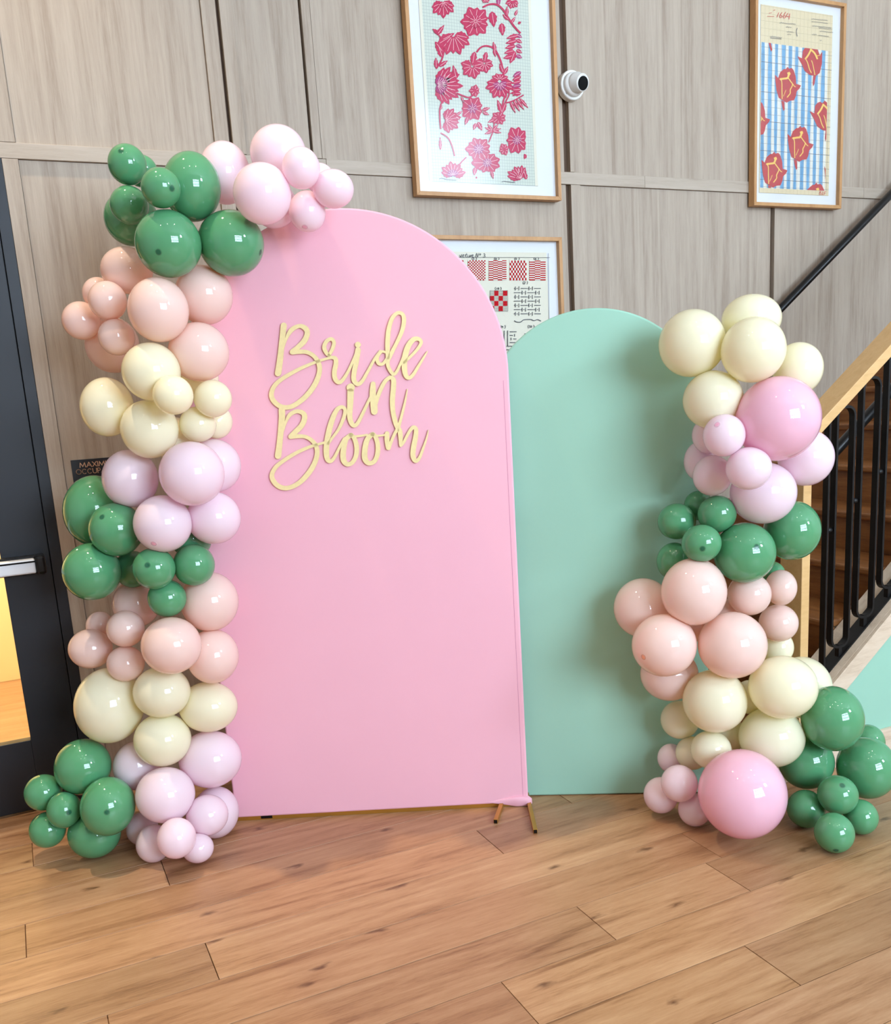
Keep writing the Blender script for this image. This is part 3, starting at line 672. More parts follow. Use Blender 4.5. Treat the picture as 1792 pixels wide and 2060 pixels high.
# colour, centre, half axes (across, down, deep), nub direction, label
BALLOONS = [
    ('green', (0.4658, 3.1933, 2.2824), (0.059, 0.0608, 0.0599), (0.005, -0.257, -0.966), "small green balloon, topmost of left garland's top green cluster"),
    ('green', (0.5205, 3.286, 2.2874), (0.0522, 0.05, 0.0511), None, 'small green balloon half hidden behind the topmost one of the left garland'),
    ('green', (0.5146, 2.9319, 2.1583), (0.0572, 0.0561, 0.0566), (0.749, 0.293, -0.594), "small green balloon in the middle of left garland's top green cluster"),
    ('green', (0.6229, 3.0198, 2.1846), (0.0874, 0.1017, 0.0943), None, "tall large green balloon touching the pale pink balloons, in left garland's top green cluster"),
    ('green', (0.4528, 3.1692, 2.1568), (0.0591, 0.0575, 0.0583), None, 'small green balloon below the topmost one, in front of a large green balloon'),
    ('green', (0.4737, 3.3088, 2.1442), (0.0866, 0.0863, 0.0864), None, "large green balloon at the back left of left garland's top green cluster"),
    ('green', (0.5242, 2.973, 2.0095), (0.0982, 0.0975, 0.0978), (-0.046, 0.562, -0.826), "largest front green balloon with dark nub, lowest of left garland's top green cluster"),
    ('green', (0.7164, 2.9797, 2.0145), (0.1008, 0.0981, 0.0995), (0.931, 0.34, -0.132), 'large green balloon overlapping the shoulder of the pink arch panel'),
    ('pink', (0.7516, 3.1139, 2.2512), (0.0805, 0.0954, 0.0876), None, "large pale pink balloon, leftmost of the cluster crowning the arch"),
    ('pink', (0.8949, 2.9835, 2.2842), (0.0873, 0.0827, 0.085), None, "large pale pink balloon, topmost of the cluster crowning the arch"),
    ('pink', (0.7921, 2.8429, 2.1321), (0.0858, 0.0869, 0.0864), None, "large pale pink balloon at the front of the cluster crowning the arch"),
    ('pink', (0.9021, 2.7895, 2.1962), (0.0562, 0.0588, 0.0575), None, 'small pale pink balloon overlapping the topmost pink balloon above the arch'),
    ('pink', (0.9956, 2.9049, 2.1985), (0.0476, 0.0437, 0.0456), None, "small pale pink balloon mostly hidden at the back right of the cluster crowning the arch"),
    ('pink', (1.0072, 2.8176, 2.148), (0.0632, 0.0555, 0.0592), None, "small pale pink balloon, rightmost of the cluster crowning the arch"),
    ('pink', (0.9426, 2.8906, 2.0956), (0.0572, 0.0612, 0.0592), (-0.077, 0.929, -0.361), 'small pale pink balloon lying against the arch top, lowest of its cluster'),
    ('pink', (0.868, 2.9924, 2.134), (0.0726, 0.0694, 0.071), None, 'pale pink balloon peeking out below the front pink one above the arch'),
    ('peach', (0.4251, 3.206, 1.9672), (0.0813, 0.0722, 0.0766), None, "large peach balloon under the green ones, topmost of left garland's upper peach cluster"),
    ('peach', (0.6324, 3.0672, 1.8716), (0.0904, 0.0919, 0.0912), None, 'large peach balloon against the pink arch just below the green balloons'),
    ('peach', (0.4714, 2.9728, 1.8188), (0.09, 0.0952, 0.0926), None, "large peach balloon at the centre of left garland's upper peach cluster"),
    ('peach', (0.3399, 3.3064, 1.9086), (0.0503, 0.0527, 0.0515), None, 'small peach balloon mostly hidden behind another small one, upper left garland'),
    ('peach', (0.3491, 3.158, 1.8697), (0.0588, 0.0597, 0.0592), None, 'small peach balloon, upper one of the small trio left of the big peach'),
    ('peach', (0.2743, 3.2895, 1.8235), (0.0601, 0.0605, 0.0603), None, "small peach balloon, leftmost of left garland's upper peach cluster"),
    ('peach', (0.3611, 3.1522, 1.7577), (0.0564, 0.057, 0.0567), None, 'small peach balloon, lowest of the small ones left of the big peach'),
    ('peach', (0.3683, 3.3648, 1.7495), (0.0886, 0.0927, 0.0906), None, 'large orange-tinted peach balloon behind the small ones, above the cream cluster'),
    ('peach', (0.5851, 3.0093, 1.6938), (0.0938, 0.0909, 0.0923), None, 'large peach balloon against the pink arch beside the cream balloons'),
    ('cream', (0.4296, 2.9827, 1.6381), (0.0879, 0.0875, 0.0877), None, "large cream balloon, topmost of left garland's upper cream cluster"),
    ('cream', (0.3053, 3.1673, 1.5427), (0.0824, 0.094, 0.088), None, "large cream balloon, leftmost of left garland's upper cream cluster"),
    ('cream', (0.4123, 3.0522, 1.4655), (0.0892, 0.0915, 0.0903), None, "large cream balloon, lowest of left garland's upper cream cluster"),
    ('cream', (0.4675, 2.871, 1.5629), (0.0593, 0.0582, 0.0588), None, "small cream balloon at the front centre of left garland's upper cream cluster"),
    ('cream', (0.601, 3.1284, 1.6187), (0.0616, 0.0589, 0.0603), None, "small cream balloon, uppermost small one of left garland's upper cream cluster"),
    ('cream', (0.604, 2.9694, 1.5473), (0.0593, 0.0583, 0.0588), None, "small cream balloon, rightmost front one of left garland's upper cream cluster"),
    ('cream', (0.5618, 3.0408, 1.4706), (0.0588, 0.0567, 0.0577), None, "small cream balloon, lowest small one of left garland's upper cream cluster"),
    ('cream', (0.6366, 3.1153, 1.4749), (0.053, 0.0569, 0.0549), None, "cream balloon mostly hidden at the right back of left garland's upper cream cluster"),
    ('cream', (0.5016, 3.1682, 1.4254), (0.0698, 0.0751, 0.0724), None, 'deep cream balloon glimpsed in the gap above the middle pink balloons'),
    ('pink', (0.346, 3.1596, 1.3097), (0.0889, 0.0954, 0.0921), None, 'large pale pink balloon covering the occupancy plaque, leftmost of its cluster'),
    ('pink', (0.5086, 2.9487, 1.3208), (0.1006, 0.1007, 0.1007), None, "largest pale pink balloon at the front of left garland's middle pink cluster"),
    ('pink', (0.6092, 3.093, 1.3316), (0.0874, 0.088, 0.0877), None, "pale pink balloon behind the largest one, right side of left garland's middle pink cluster"),
    ('pink', (0.4122, 3.0274, 1.1657), (0.0915, 0.0919, 0.0917), (-0.107, 0.737, -0.668), "large pale pink balloon, lowest of left garland's middle pink cluster"),
    ('pink', (0.579, 3.0464, 1.1643), (0.0876, 0.0868, 0.0872), None, "large pale pink balloon against the pink arch, lower right of left garland's middle pink cluster"),
    ('green', (0.2382, 3.3368, 1.2003), (0.1042, 0.1222, 0.1129), None, 'largest green balloon below the occupancy plaque, top of its cluster'),
    ('green', (0.2814, 3.1585, 1.1495), (0.0876, 0.088, 0.0878), (-0.201, -0.389, -0.899), 'green balloon with dark nub beside the lowest pink one of the left garland'),
    ('green', (0.1911, 3.2093, 1.0131), (0.0933, 0.0959, 0.0946), None, 'large green balloon next to the door push bar, leftmost of its cluster'),
    ('green', (0.3261, 3.2642, 0.9954), (0.0615, 0.064, 0.0628), None, 'small green balloon half hidden, left of the four small ones in mid left garland'),
    ('green', (0.3689, 3.0362, 1.0239), (0.0674, 0.0675, 0.0675), (-0.009, -0.129, -0.992), "small green balloon at the front centre of left garland's middle green cluster"),
    ('green', (0.4979, 3.0534, 1.0159), (0.0682, 0.0691, 0.0687), None, "small green balloon, rightmost of left garland's middle green cluster"),
    ('green', (0.4024, 3.0771, 0.9134), (0.063, 0.0626, 0.0628), None, "small green balloon, lowest of left garland's middle green cluster"),
    ('green', (0.5177, 3.1592, 1.0911), (0.0685, 0.071, 0.0697), None, 'dark green balloon glimpsed between two pink ones in the left garland'),
    ('peach', (0.3265, 3.3068, 0.8665), (0.0811, 0.0839, 0.0825), None, "peach balloon under the small green ones, top left of left garland's lower peach cluster"),
    ('peach', (0.545, 3.1129, 0.8735), (0.0972, 0.1021, 0.0996), None, "large peach balloon against the pink arch, topmost of left garland's lower peach cluster"),
    ('peach', (0.2055, 3.439, 0.7787), (0.0487, 0.052, 0.0503), None, "small peach balloon mostly hidden at the back left of left garland's lower peach cluster"),
    ('peach', (0.2703, 3.1963, 0.8062), (0.0629, 0.0624, 0.0627), None, "small peach balloon, upper front small one of left garland's lower peach cluster"),
    ('peach', (0.1587, 3.3506, 0.7211), (0.0749, 0.0698, 0.0723), None, "small peach balloon, leftmost of left garland's lower peach cluster"),
    ('peach', (0.255, 3.1963, 0.6859), (0.0625, 0.061, 0.0617), None, "small peach balloon, lowest of left garland's lower peach cluster"),
    ('peach', (0.3896, 3.0202, 0.7655), (0.097, 0.0938, 0.0954), None, "large peach balloon at the front of left garland's lower peach cluster"),
    ('peach', (0.5294, 3.0886, 0.6882), (0.0877, 0.0937, 0.0906), None, "large peach balloon against the pink arch, lower right of left garland's lower peach cluster"),
    ('cream', (0.1884, 3.2644, 0.5307), (0.1163, 0.1317, 0.1238), None, "extra large cream balloon, leftmost of left garland's lower cream cluster"),
    ('cream', (0.3526, 3.126, 0.5841), (0.0957, 0.0878, 0.0916), None, "large cream balloon, upper centre of left garland's lower cream cluster"),
    ('cream', (0.5021, 3.1387, 0.4961), (0.1015, 0.0884, 0.0947), None, "large cream balloon against the pink arch, rightmost of left garland's lower cream cluster"),
    ('cream', (0.3353, 3.1384, 0.411), (0.0969, 0.0917, 0.0943), None, "large cream balloon, lowest of left garland's lower cream cluster"),
    ('pink', (0.2478, 3.2405, 0.3003), (0.0801, 0.0866, 0.0833), None, "pale pink balloon half hidden at the upper left of left garland's bottom pink cluster"),
    ('pink', (0.487, 3.1378, 0.3044), (0.1094, 0.1007, 0.105), None, "large pale pink balloon, topmost of left garland's bottom pink cluster"),
    ('pink', (0.3138, 3.0752, 0.2356), (0.0994, 0.0949, 0.0971), None, "large pale pink balloon at the front centre of left garland's bottom pink cluster"),
    ('pink', (0.4873, 3.1643, 0.0896), (0.0822, 0.0929, 0.0874), None, "pale pink balloon behind a small one, rightmost of left garland's bottom pink cluster"),
    ('pink', (0.4377, 3.0361, 0.1438), (0.0717, 0.0703, 0.071), None, "small pale pink balloon on the right front of left garland's bottom pink cluster"),
    ('pink', (0.3164, 2.9405, 0.1324), (0.0633, 0.067, 0.0651), None, 'small pale pink balloon in the middle of the three nearest the floor, left garland'),
    ('pink', (0.2556, 3.0932, 0.0627), (0.059, 0.0647, 0.0617), None, 'small pale pink balloon on the floor, left of the bottom three of left garland'),
    ('pink', (0.3856, 2.9815, 0.0586), (0.0532, 0.0501, 0.0516), None, 'small pale pink balloon on the floor, right of the bottom three of left garland'),
    ('pink', (0.2367, 3.2459, 0.0585), (0.056, 0.0589, 0.0575), None, 'small pale pink balloon half hidden next to the bottom green cluster'),
    ('green', (0.0748, 3.2819, 0.322), (0.0955, 0.0975, 0.0965), None, "large green balloon, topmost of the green floor cluster by the door"),
    ('green', (0.1297, 3.1361, 0.2167), (0.0898, 0.0998, 0.0947), (0.332, -0.011, -0.943), "large front green balloon with dark nub, rightmost of the green floor cluster by the door"),
    ('green', (-0.0639, 3.3264, 0.2435), (0.0631, 0.0629, 0.063), None, "small green balloon, leftmost of the green floor cluster by the door"),
    ('green', (-0.0064, 3.2306, 0.2013), (0.0569, 0.0625, 0.0596), (0.635, -0.04, -0.771), "small green balloon with dark nub, centre of the green floor cluster by the door"),
    ('green', (-0.0684, 3.2881, 0.1194), (0.0611, 0.0622, 0.0616), None, "small green balloon, lower left of the green floor cluster by the door"),
    ('green', (0.0774, 3.2347, 0.0884), (0.0896, 0.0852, 0.0874), None, 'large dark green balloon on the floor, lowest of the cluster by the door'),
    ('cream', (2.0071, 2.3664, 1.6251), (0.1045, 0.1052, 0.1049), None, "large cream balloon against the green arch, leftmost of right garland's top cream cluster"),
    ('cream', (2.2041, 2.3144, 1.6905), (0.0936, 0.0762, 0.0845), None, "large cream balloon, topmost of right garland's top cream cluster"),
    ('cream', (2.1063, 2.2031, 1.5899), (0.097, 0.0989, 0.0979), None, "large cream balloon at the front of right garland's top cream cluster"),
    ('cream', (2.3006, 2.2111, 1.5253), (0.0768, 0.083, 0.0798), None, "cream balloon, rightmost of right garland's top cream cluster"),
    ('cream', (2.0386, 2.306, 1.4463), (0.0935, 0.0911, 0.0923), None, "large cream balloon, lowest of right garland's top cream cluster"),
    ('rose', (2.1675, 2.1608, 1.377), (0.1285, 0.1299, 0.1292), None, 'extra large rose pink balloon in the upper part of the right garland'),
    ('pink', (1.9961, 2.208, 1.3379), (0.0638, 0.065, 0.0644), (-0.567, -0.386, -0.728), "small pale pink balloon, topmost small one of right garland's upper pink cluster"),
    ('pink', (2.0819, 2.3716, 1.332), (0.0565, 0.0612, 0.0588), None, 'small pale pink balloon half hidden behind the topmost small one, right garland'),
    ('pink', (2.0959, 2.4342, 1.2435), (0.0533, 0.0664, 0.0595), None, "pale pink balloon at the back, leftmost of right garland's upper pink cluster"),
    ('pink', (2.0585, 2.3323, 1.2029), (0.0623, 0.066, 0.0642), None, "small pale pink balloon, lower left of right garland's upper pink cluster"),
    ('pink', (2.0505, 2.1596, 1.2335), (0.0693, 0.0661, 0.0677), None, 'small pale pink balloon in front below the extra large rose one'),
    ('pink', (2.358, 2.2247, 1.2389), (0.0882, 0.0922, 0.0901), None, 'large pale pink balloon in front of the stair balusters'),
    ('pink', (2.2003, 2.2521, 1.1366), (0.1058, 0.1001, 0.1029), None, "large pale pink balloon, lowest of right garland's upper pink cluster"),
    ('green', (2.097, 2.4439, 1.092), (0.0491, 0.0507, 0.0499), None, "small green balloon half hidden at the top of right garland's middle green cluster"),
    ('green', (2.0006, 2.4412, 1.0484), (0.0636, 0.0612, 0.0624), None, "small green balloon, leftmost of right garland's middle green cluster"),
    ('green', (2.0736, 2.327, 1.0755), (0.0628, 0.0616, 0.0622), None, "small green balloon, upper front one of right garland's middle green cluster"),
    ('green', (1.9704, 2.2835, 0.9953), (0.0633, 0.0609, 0.0621), (-0.196, 0.336, -0.921), 'small green balloon with dark nub, lowest small one of its right cluster'),
    ('green', (2.1352, 2.2654, 0.9455), (0.0996, 0.0998, 0.0997), (0.067, -0.146, -0.987), "large dark green balloon at the centre of right garland's middle green cluster"),
    ('green', (2.3375, 2.2589, 0.9969), (0.0923, 0.1002, 0.0962), None, "large green balloon, rightmost of right garland's middle green cluster"),
    ('green', (1.9856, 2.4378, 0.914), (0.0591, 0.0642, 0.0616), None, "green balloon in shade at the back left of right garland's middle green cluster"),
    ('green', (2.3612, 2.3718, 0.8269), (0.0462, 0.0456, 0.0459), None, 'green balloon barely showing above the small peach ones, right garland'),
    ('peach', (1.9492, 2.2961, 0.8363), (0.1049, 0.1104, 0.1076), None, "large peach balloon, topmost of right garland's peach cluster"),
    ('peach', (1.8997, 2.5013, 0.7524), (0.1001, 0.1033, 0.1017), None, "large peach balloon against the green arch, leftmost of right garland's peach cluster"),
    ('peach', (2.1798, 2.2892, 0.7946), (0.0716, 0.0712, 0.0714), None, 'small peach balloon, front one of the small three on the right'),
    ('peach', (2.319, 2.2865, 0.7982), (0.0528, 0.0614, 0.057), None, 'small peach balloon, upper right one beside the stair newel'),
    ('peach', (2.3435, 2.3195, 0.6621), (0.0671, 0.0657, 0.0664), None, 'small peach balloon, lower right one beside the stair newel'),
    ('peach', (1.8585, 2.337, 0.6619), (0.1054, 0.1042, 0.1048), (-0.767, 0.34, -0.544), "large peach balloon with orange nub, lower left of right garland's peach cluster"),
    ('peach', (2.0554, 2.2333, 0.6512), (0.1109, 0.1102, 0.1106), None, "largest peach balloon, lower centre of right garland's peach cluster"),
    ('peach', (1.9775, 2.4606, 0.5089), (0.1001, 0.094, 0.097), None, "large peach balloon partly hidden, lowest of right garland's peach cluster"),
    ('peach', (2.1613, 2.3757, 0.708), (0.0527, 0.0586, 0.0556), None, "deep peach balloon glimpsed in the gap of right garland's peach cluster"),
    ('peach', (2.0399, 2.3823, 0.6822), (0.0443, 0.0477, 0.046), None, 'orange peach balloon glimpsed between the three large front peach ones, right garland'),
    ('cream', (2.3856, 2.3633, 0.5571), (0.0554, 0.0606, 0.0579), None, 'pale cream balloon glimpsed under the small peach ones by the stair newel'),
    ('cream', (2.0311, 2.2895, 0.4469), (0.1065, 0.107, 0.1067), None, "large cream balloon, left front one of right garland's lower cream cluster"),
    ('cream', (2.196, 2.1501, 0.5004), (0.1111, 0.1048, 0.1079), None, "largest cream balloon at the front of right garland's lower cream cluster"),
    ('cream', (2.4129, 2.274, 0.4246), (0.1013, 0.1096, 0.1054), None, "pale cream balloon behind the largest one, rightmost of right garland's lower cream cluster"),
    ('cream', (2.2091, 2.2095, 0.3035), (0.1096, 0.1024, 0.106), None, 'large cream balloon above the extra large floor balloon'),
    ('cream', (2.0234, 2.4613, 0.3299), (0.0682, 0.0687, 0.0684), None, "small cream balloon, leftmost of right garland's lower cream cluster"),
    ('cream', (2.0218, 2.2982, 0.2701), (0.0688, 0.0655, 0.0671), None, "small cream balloon, lowest front one of right garland's lower cream cluster"),
    ('cream', (2.0296, 2.4045, 0.2204), (0.0579, 0.0591, 0.0585), None, 'small cream balloon half hidden beside the lowest front one, right garland'),
    ('cream', (2.1631, 2.3611, 0.2739), (0.0573, 0.0594, 0.0583), None, "cream balloon glimpsed between the large ones of right garland's lower cream cluster"),
    ('cream', (2.2065, 2.3157, 0.4187), (0.0495, 0.0587, 0.0539), None, 'cream balloon glimpsed in the slit left of the largest cream one, right garland'),
    ('rose', (2.0018, 2.1266, 0.1792), (0.1401, 0.1447, 0.1424), None, 'extra large rose pink balloon resting on the floor, right garland'),
    ('pink', (2.0087, 2.4943, 0.1744), (0.0491, 0.0534, 0.0512), None, "small pale pink balloon half hidden, topmost of right garland's bottom pink cluster"),
    ('pink', (1.9125, 2.3332, 0.1604), (0.0624, 0.0636, 0.063), None, "small pale pink balloon at the front of right garland's bottom pink cluster"),
    ('pink', (1.9063, 2.426, 0.0828), (0.06, 0.0637, 0.0618), None, "small pale pink balloon, leftmost of right garland's bottom pink cluster"),
    ('pink', (1.9622, 2.3142, 0.0573), (0.0555, 0.057, 0.0563), None, 'small pale pink balloon on the floor touching the extra large rose one'),
    ('green', (2.3628, 2.0923, 0.373), (0.0993, 0.1092, 0.1041), None, "large green balloon, topmost of the green floor cluster by the stairs"),
    ('green', (2.6264, 2.1662, 0.2074), (0.0566, 0.0616, 0.0591), None, "green balloon half hidden before the baseboard, back of the green floor cluster by the stairs"),
    ('green', (2.3574, 2.1965, 0.1848), (0.0939, 0.0967, 0.0953), None, "large green balloon, leftmost large one of the green floor cluster by the stairs"),
    ('green', (2.507, 2.0707, 0.1699), (0.0981, 0.1061, 0.102), None, "largest green balloon, rightmost of the green floor cluster by the stairs"),
    ('green', (2.3099, 2.0154, 0.1403), (0.0646, 0.0643, 0.0645), (-0.099, -0.646, -0.757), 'small green balloon with dark nub, uppermost small one by the stairs'),
    ('green', (2.2113, 1.9385, 0.0635), (0.0617, 0.0633, 0.0625), (-0.214, 0.708, -0.673), 'small green balloon resting on the floor, lowest of its cluster by the stairs'),
    ('green', (2.3783, 1.9799, 0.0575), (0.0553, 0.0578, 0.0565), None, "small green balloon, rightmost small one of the green floor cluster by the stairs"),
    ('green', (2.2671, 2.1079, 0.0645), (0.0629, 0.0642, 0.0635), None, 'small green balloon beside the extra large rose one on the floor'),
]

# ================================================================== PICTURES ON THE WALL
FY = 3.743                                     # front face of the picture frames
AY = 3.7640                                    # face of the prints
def picture(label, x0, x1, z0, z1, px0, px1, pz0, pz1, paper):
    root = empty('framed_picture', (x0 + (x1 - x0) / 2, WY, z0), label, 'picture', 'framed textile designs')
    w = 0.017
    def mitre(a, b, c, d):
        MB().prism([(a[0], FY, a[1]), (b[0], FY, b[1]), (c[0], FY, c[1]), (d[0], FY, d[1])], (0, WY - 0.002 - FY, 0)).build('moulding', 'frame_oak', root, bevel=0.0012)
    mitre((x0, z0), (x1, z0), (x1 - w, z0 + w), (x0 + w, z0 + w))
    mitre((x0, z1), (x0 + w, z1 - w), (x1 - w, z1 - w), (x1, z1))
    mitre((x0, z0), (x0 + w, z0 + w), (x0 + w, z1 - w), (x0, z1))
    mitre((x1, z0), (x1, z1), (x1 - w, z1 - w), (x1 - w, z0 + w))
    MB().box(x0 + w, x1 - w, AY + 0.003, AY + 0.006, z0 + w, z1 - w).build('mat_board', 'mat_board', root)
    sheet = MB().box(px0, px1, AY + 0.0006, AY + 0.003, pz0, pz1).build('sheet', paper, root, origin=(px0, AY, pz0))
    MB().box(x0 + w, x1 - w, 3.7525, 3.7540, z0 + w, z1 - w).build('glazing', 'picture_glass', root)
    return root, sheet
class Print:
    """flat ink on a sheet; each colour is one layer"""
    def __init__(s, sheet, ox, oy, sc, bounds=None):
        s.sheet, s.ox, s.oy, s.sc, s.layers, s.b = sheet, ox, oy, sc, {}, bounds
        s.n = 0
    def mb(s, mat, lev):
        if (mat, lev) not in s.layers: s.layers[(mat, lev)] = MB()
        return s.layers[(mat, lev)]
    def t3(s, lev):
        s.n += 1; dep = 0.0012 * lev + 0.00003 * (s.n % 36)
        def f(x, y, _d=0):
            X, Z = on_wall(s.ox + x / s.sc, s.oy + y / s.sc, AY)
            if s.b: X = min(max(X, s.b[0]), s.b[1]); Z = min(max(Z, s.b[2]), s.b[3])
            return (X, AY - dep, Z)
        return f
    def poly(s, mat, pts, lev=1): poly(s.mb(mat, lev), pts, s.t3(lev))
    def stroke(s, mat, pts, w, lev=2, per=5):
        p = [(q[0], q[1], q[2] if len(q) > 2 else w) for q in pts]
        ribbon(s.mb(mat, lev), smooth_path(p, per) if len(p) > 2 else p, s.t3(lev))
    def petal(s, mat, x, y, ang, ln, wd, lev=1, teeth=4, vein='print_pale'):
        ca, sa = math.cos(ang), math.sin(ang); L, Rr = [], []
        for k in range(teeth * 2 + 1):
            t = k / (teeth * 2); prof = math.sin(math.pi * min(1, t ** 0.75)) * wd / 2 * (1.0 if k % 2 else 0.78)
            L.append((t * ln, prof)); Rr.append((t * ln, -prof))
        pts = L + Rr[::-1][1:-1]
        s.poly(mat, [(x + a * ca - c * sa, y + a * sa + c * ca) for a, c in pts], lev)
        if vein and ln > 30: s.stroke(vein, [(x + 0.12 * ln * ca, y + 0.12 * ln * sa), (x + 0.8 * ln * ca, y + 0.8 * ln * sa)], 3.2, lev + 1)
    def flower(s, mat, x, y, rx, ry, n, a0=0.0, a1=2 * math.pi, lev=1, inner=True, core=None):
        for k in range(n):
            a = a0 + (a1 - a0) * (k + 0.5) / n
            ln = 1.0 / math.sqrt((math.cos(a) / rx) ** 2 + (math.sin(a) / ry) ** 2) * (1.0 if k % 2 else 0.88)
            s.petal(mat, x + 0.10 * ln * math.cos(a), y + 0.10 * ln * math.sin(a), a, ln * 0.92, ln * min(1.0, 1.5 * (a1 - a0) / n + 0.16), lev)
        if inner:
            for k in range(max(4, n - 2)):
                a = a0 + (a1 - a0) * (k + 0.2) / max(4, n - 2)
                s.petal(core or mat, x, y, a, 0.5 * min(rx, ry), 0.34 * min(rx, ry), lev + 2, 3)
    def done(s):
        for (mat, lev), mb in s.layers.items():
            if mb.f: mb.build('printed_motif', mat, s.sheet)

# --- crimson flowers on squared paper
pic, sheet = picture('large framed print of crimson flowers on squared pale green paper', 1.710, 2.430, 2.350, 3.42, 1.790, 2.320, 2.412, 3.36, 'paper_grid_green')
p = Print(sheet, 780, 0, 4.073)
for zz in (2.4125,):
    MB().box(1.782, 1.796, AY + 0.0002, AY + 0.0006, 2.412, 3.36).build('paper_margin', 'paper_cream', sheet)
    MB().box(2.305, 2.320, AY + 0.0002, AY + 0.0006, 2.412, 3.36).build('paper_margin', 'paper_cream', sheet)
K = 'print_crimson'; U = 'print_plum'
PI = math.pi
p.flower(K, 715, 178, 122, 132, 11)
p.flower(K, 450, 20, 110, 130, 7, 0.15, 2.9)
p.flower(K, 800, -10, 40, 40, 5, 0.1, 3.0, inner=False)
p.petal(U, 905, -20, PI / 2, 75, 40)
p.flower(K, 1020, 10, 60, 65, 6, 0.2, 3.0)
p.petal(K, 850, 95, PI / 2 - 0.15, 130, 78); p.petal(K, 930, 190, PI / 2 - 0.1, 105, 60)
p.stroke(K, [(775, 62), (830, 38), (890, 40), (940, 80), (985, 150), (1030, 215), (1085, 275)], 15)
p.petal(K, 975, 130, -PI / 2, 80, 30); p.petal(K, 990, 165, -2.4, 70, 34); p.petal(K, 1010, 190, -1.0, 60, 28); p.petal(K, 1040, 130, -1.2, 55, 26); p.petal(K, 1065, 195, -0.5, 30, 24)
for k in range(5):
    p.petal(K, 1070 - 12 * k, 290 + 42 * k, PI * 0.92, 105 - 6 * k, 46); p.petal(K if k % 2 else U, 1050, 285 + 42 * k, 0.45, 55, 38)
p.petal(K, 1040, 420, PI * 0.62, 110, 60)
p.petal(K, 400, 290, -0.95, 105, 42); p.petal(K, 375, 240, 0.9, 60, 34); p.stroke(K, [(365, 240), (400, 270), (440, 320)], 10)
p.flower(K, 535, 285, 150, 175, 8, 0.05, 2.75, inner=False)
p.petal(K, 440, 330, -0.5, 120, 60)
p.petal(K, 450, 430, -2.2, 110, 70); p.petal(K, 445, 470, -1.9, 105, 55); p.petal(K, 395, 560, -1.6, 90, 40); p.petal(K, 420, 545, -0.6, 85, 40)
p.stroke(K, [(485, 350), (460, 420), (440, 490), (395, 565)], 13)
p.stroke(K, [(725, 430), (760, 390), (810, 378), (870, 402), (910, 470), (935, 545), (950, 640)], 14)
p.petal(K, 880, 420, -1.8, 80, 34); p.petal(K, 870, 400, 1.4, 70, 34)
for cx, cy, sc in ((690, 545, 1.0), (790, 520, 0.78)):
    p.petal(K, cx + 20 * sc, cy - 120 * sc, 1.75, 120 * sc, 58 * sc)
    p.flower(K, cx, cy, 95 * sc, 105 * sc, 8, -0.5, 3.7, inner=False)
p.petal(K, 945, 600, -1.95, 85, 40); p.petal(K, 950, 610, -1.1, 75, 36)
p.flower(K, 400, 700, 215, 175, 11, -1.3, 1.35, core=U)
p.petal(K, 560, 650, -1.8, 120, 46); p.flower(K, 440, 690, 120, 110, 8, -1.4, 1.4)
p.stroke(K, [(560, 765), (610, 785), (660, 800), (700, 780)], 12); p.flower(K, 710, 745, 48, 52, 7); p.petal(K, 600, 790, 1.2, 60, 24)
p.flower(K, 915, 690, 120, 125, 9, -0.35, 3.5, core=U); p.flower(K, 915, 660, 95, 60, 5, 3.4, 6.1, inner=False)
for k in range(6): p.petal(K if k % 3 else U, 1090, 590 + 36 * k, 2.6 + 0.12 * k, 80, 44)
p.stroke(K, [(985, 720), (990, 780), (965, 840), (1030, 825), (1110, 780)], 11); p.stroke(K, [(1000, 770), (1030, 755), (1040, 780), (1020, 785)], 8)
for k in range(4): p.petal(K, 1000 + 26 * k, 830 - 8 * k, 1.15 - 0.1 * k, 110, 30)
p.stroke(K, [(960, 650), (975, 740), (945, 830), (935, 920)], 13); p.petal(K, 935, 930, -1.9, 120, 46); p.petal(K, 930, 930, -1.2, 110, 46)
p.flower(K, 908, 968, 68, 58, 9); p.petal(K, 870, 980, 2.7, 60, 30)
p.flower(K, 690, 890, 98, 108, 9, core=U); p.petal(K, 770, 905, -0.3, 70, 34); p.petal(K, 775, 920, 0.4, 60, 30); p.petal(K, 655, 955, 1.9, 75, 36)
p.petal(K, 735, 1000, 1.1, 80, 44); p.petal(K, 720, 1010, 1.9, 60, 36)
p.stroke(K, [(870, 1010), (860, 1075), (840, 1130), (825, 1168)], 10)
for a in (-2.7, -2.2, -0.9, -0.3, 0.2, 2.8): p.petal(K, 858, 1075, a, 74, 28)
p.flower(K, 470, 985, 130, 110, 8, -1.5, 1.5); p.petal(K, 430, 900, -1.2, 40, 20); p.petal(K, 560, 945, -0.6, 60, 26); p.petal(K, 555, 955, 0.7, 45, 24)
p.stroke(K, [(445, 830), (425, 890), (425, 980), (432, 1060)], 12)
p.flower(K, 1055, 1150, 85, 125, 11, core=U)
p.flower(K, 950, 1225, 42, 55, 8); p.flower(K, 1125, 1282, 16, 24, 5, inner=False)
p.stroke(K, [(430, 1090), (490, 1130), (525, 1200), (545, 1280)], 10); p.petal(K, 430, 1230, -1.6, 110, 26)
p.flower(K, 742, 1222, 112, 98, 11, core=U); p.stroke(K, [(640, 1290), (600, 1330), (570, 1370)], 10)
p.flower(K, 812, 1335, 130, 82, 11, core=U); p.petal(K, 845, 1400, 1.3, 70, 30); p.petal(K, 715, 1370, 1.7, 70, 40)
p.flower(K, 530, 1440, 110, 120, 8, 3.25, 6.2, core=U)
p.flower(K, 1090, 1465, 130, 110, 7, 3.2, 5.2); p.petal(K, 1070, 1460, -1.6, 100, 44); p.petal(K, 1135, 1470, -1.9, 80, 40); p.petal(K, 725, 1465, -1.6, 20, 16)
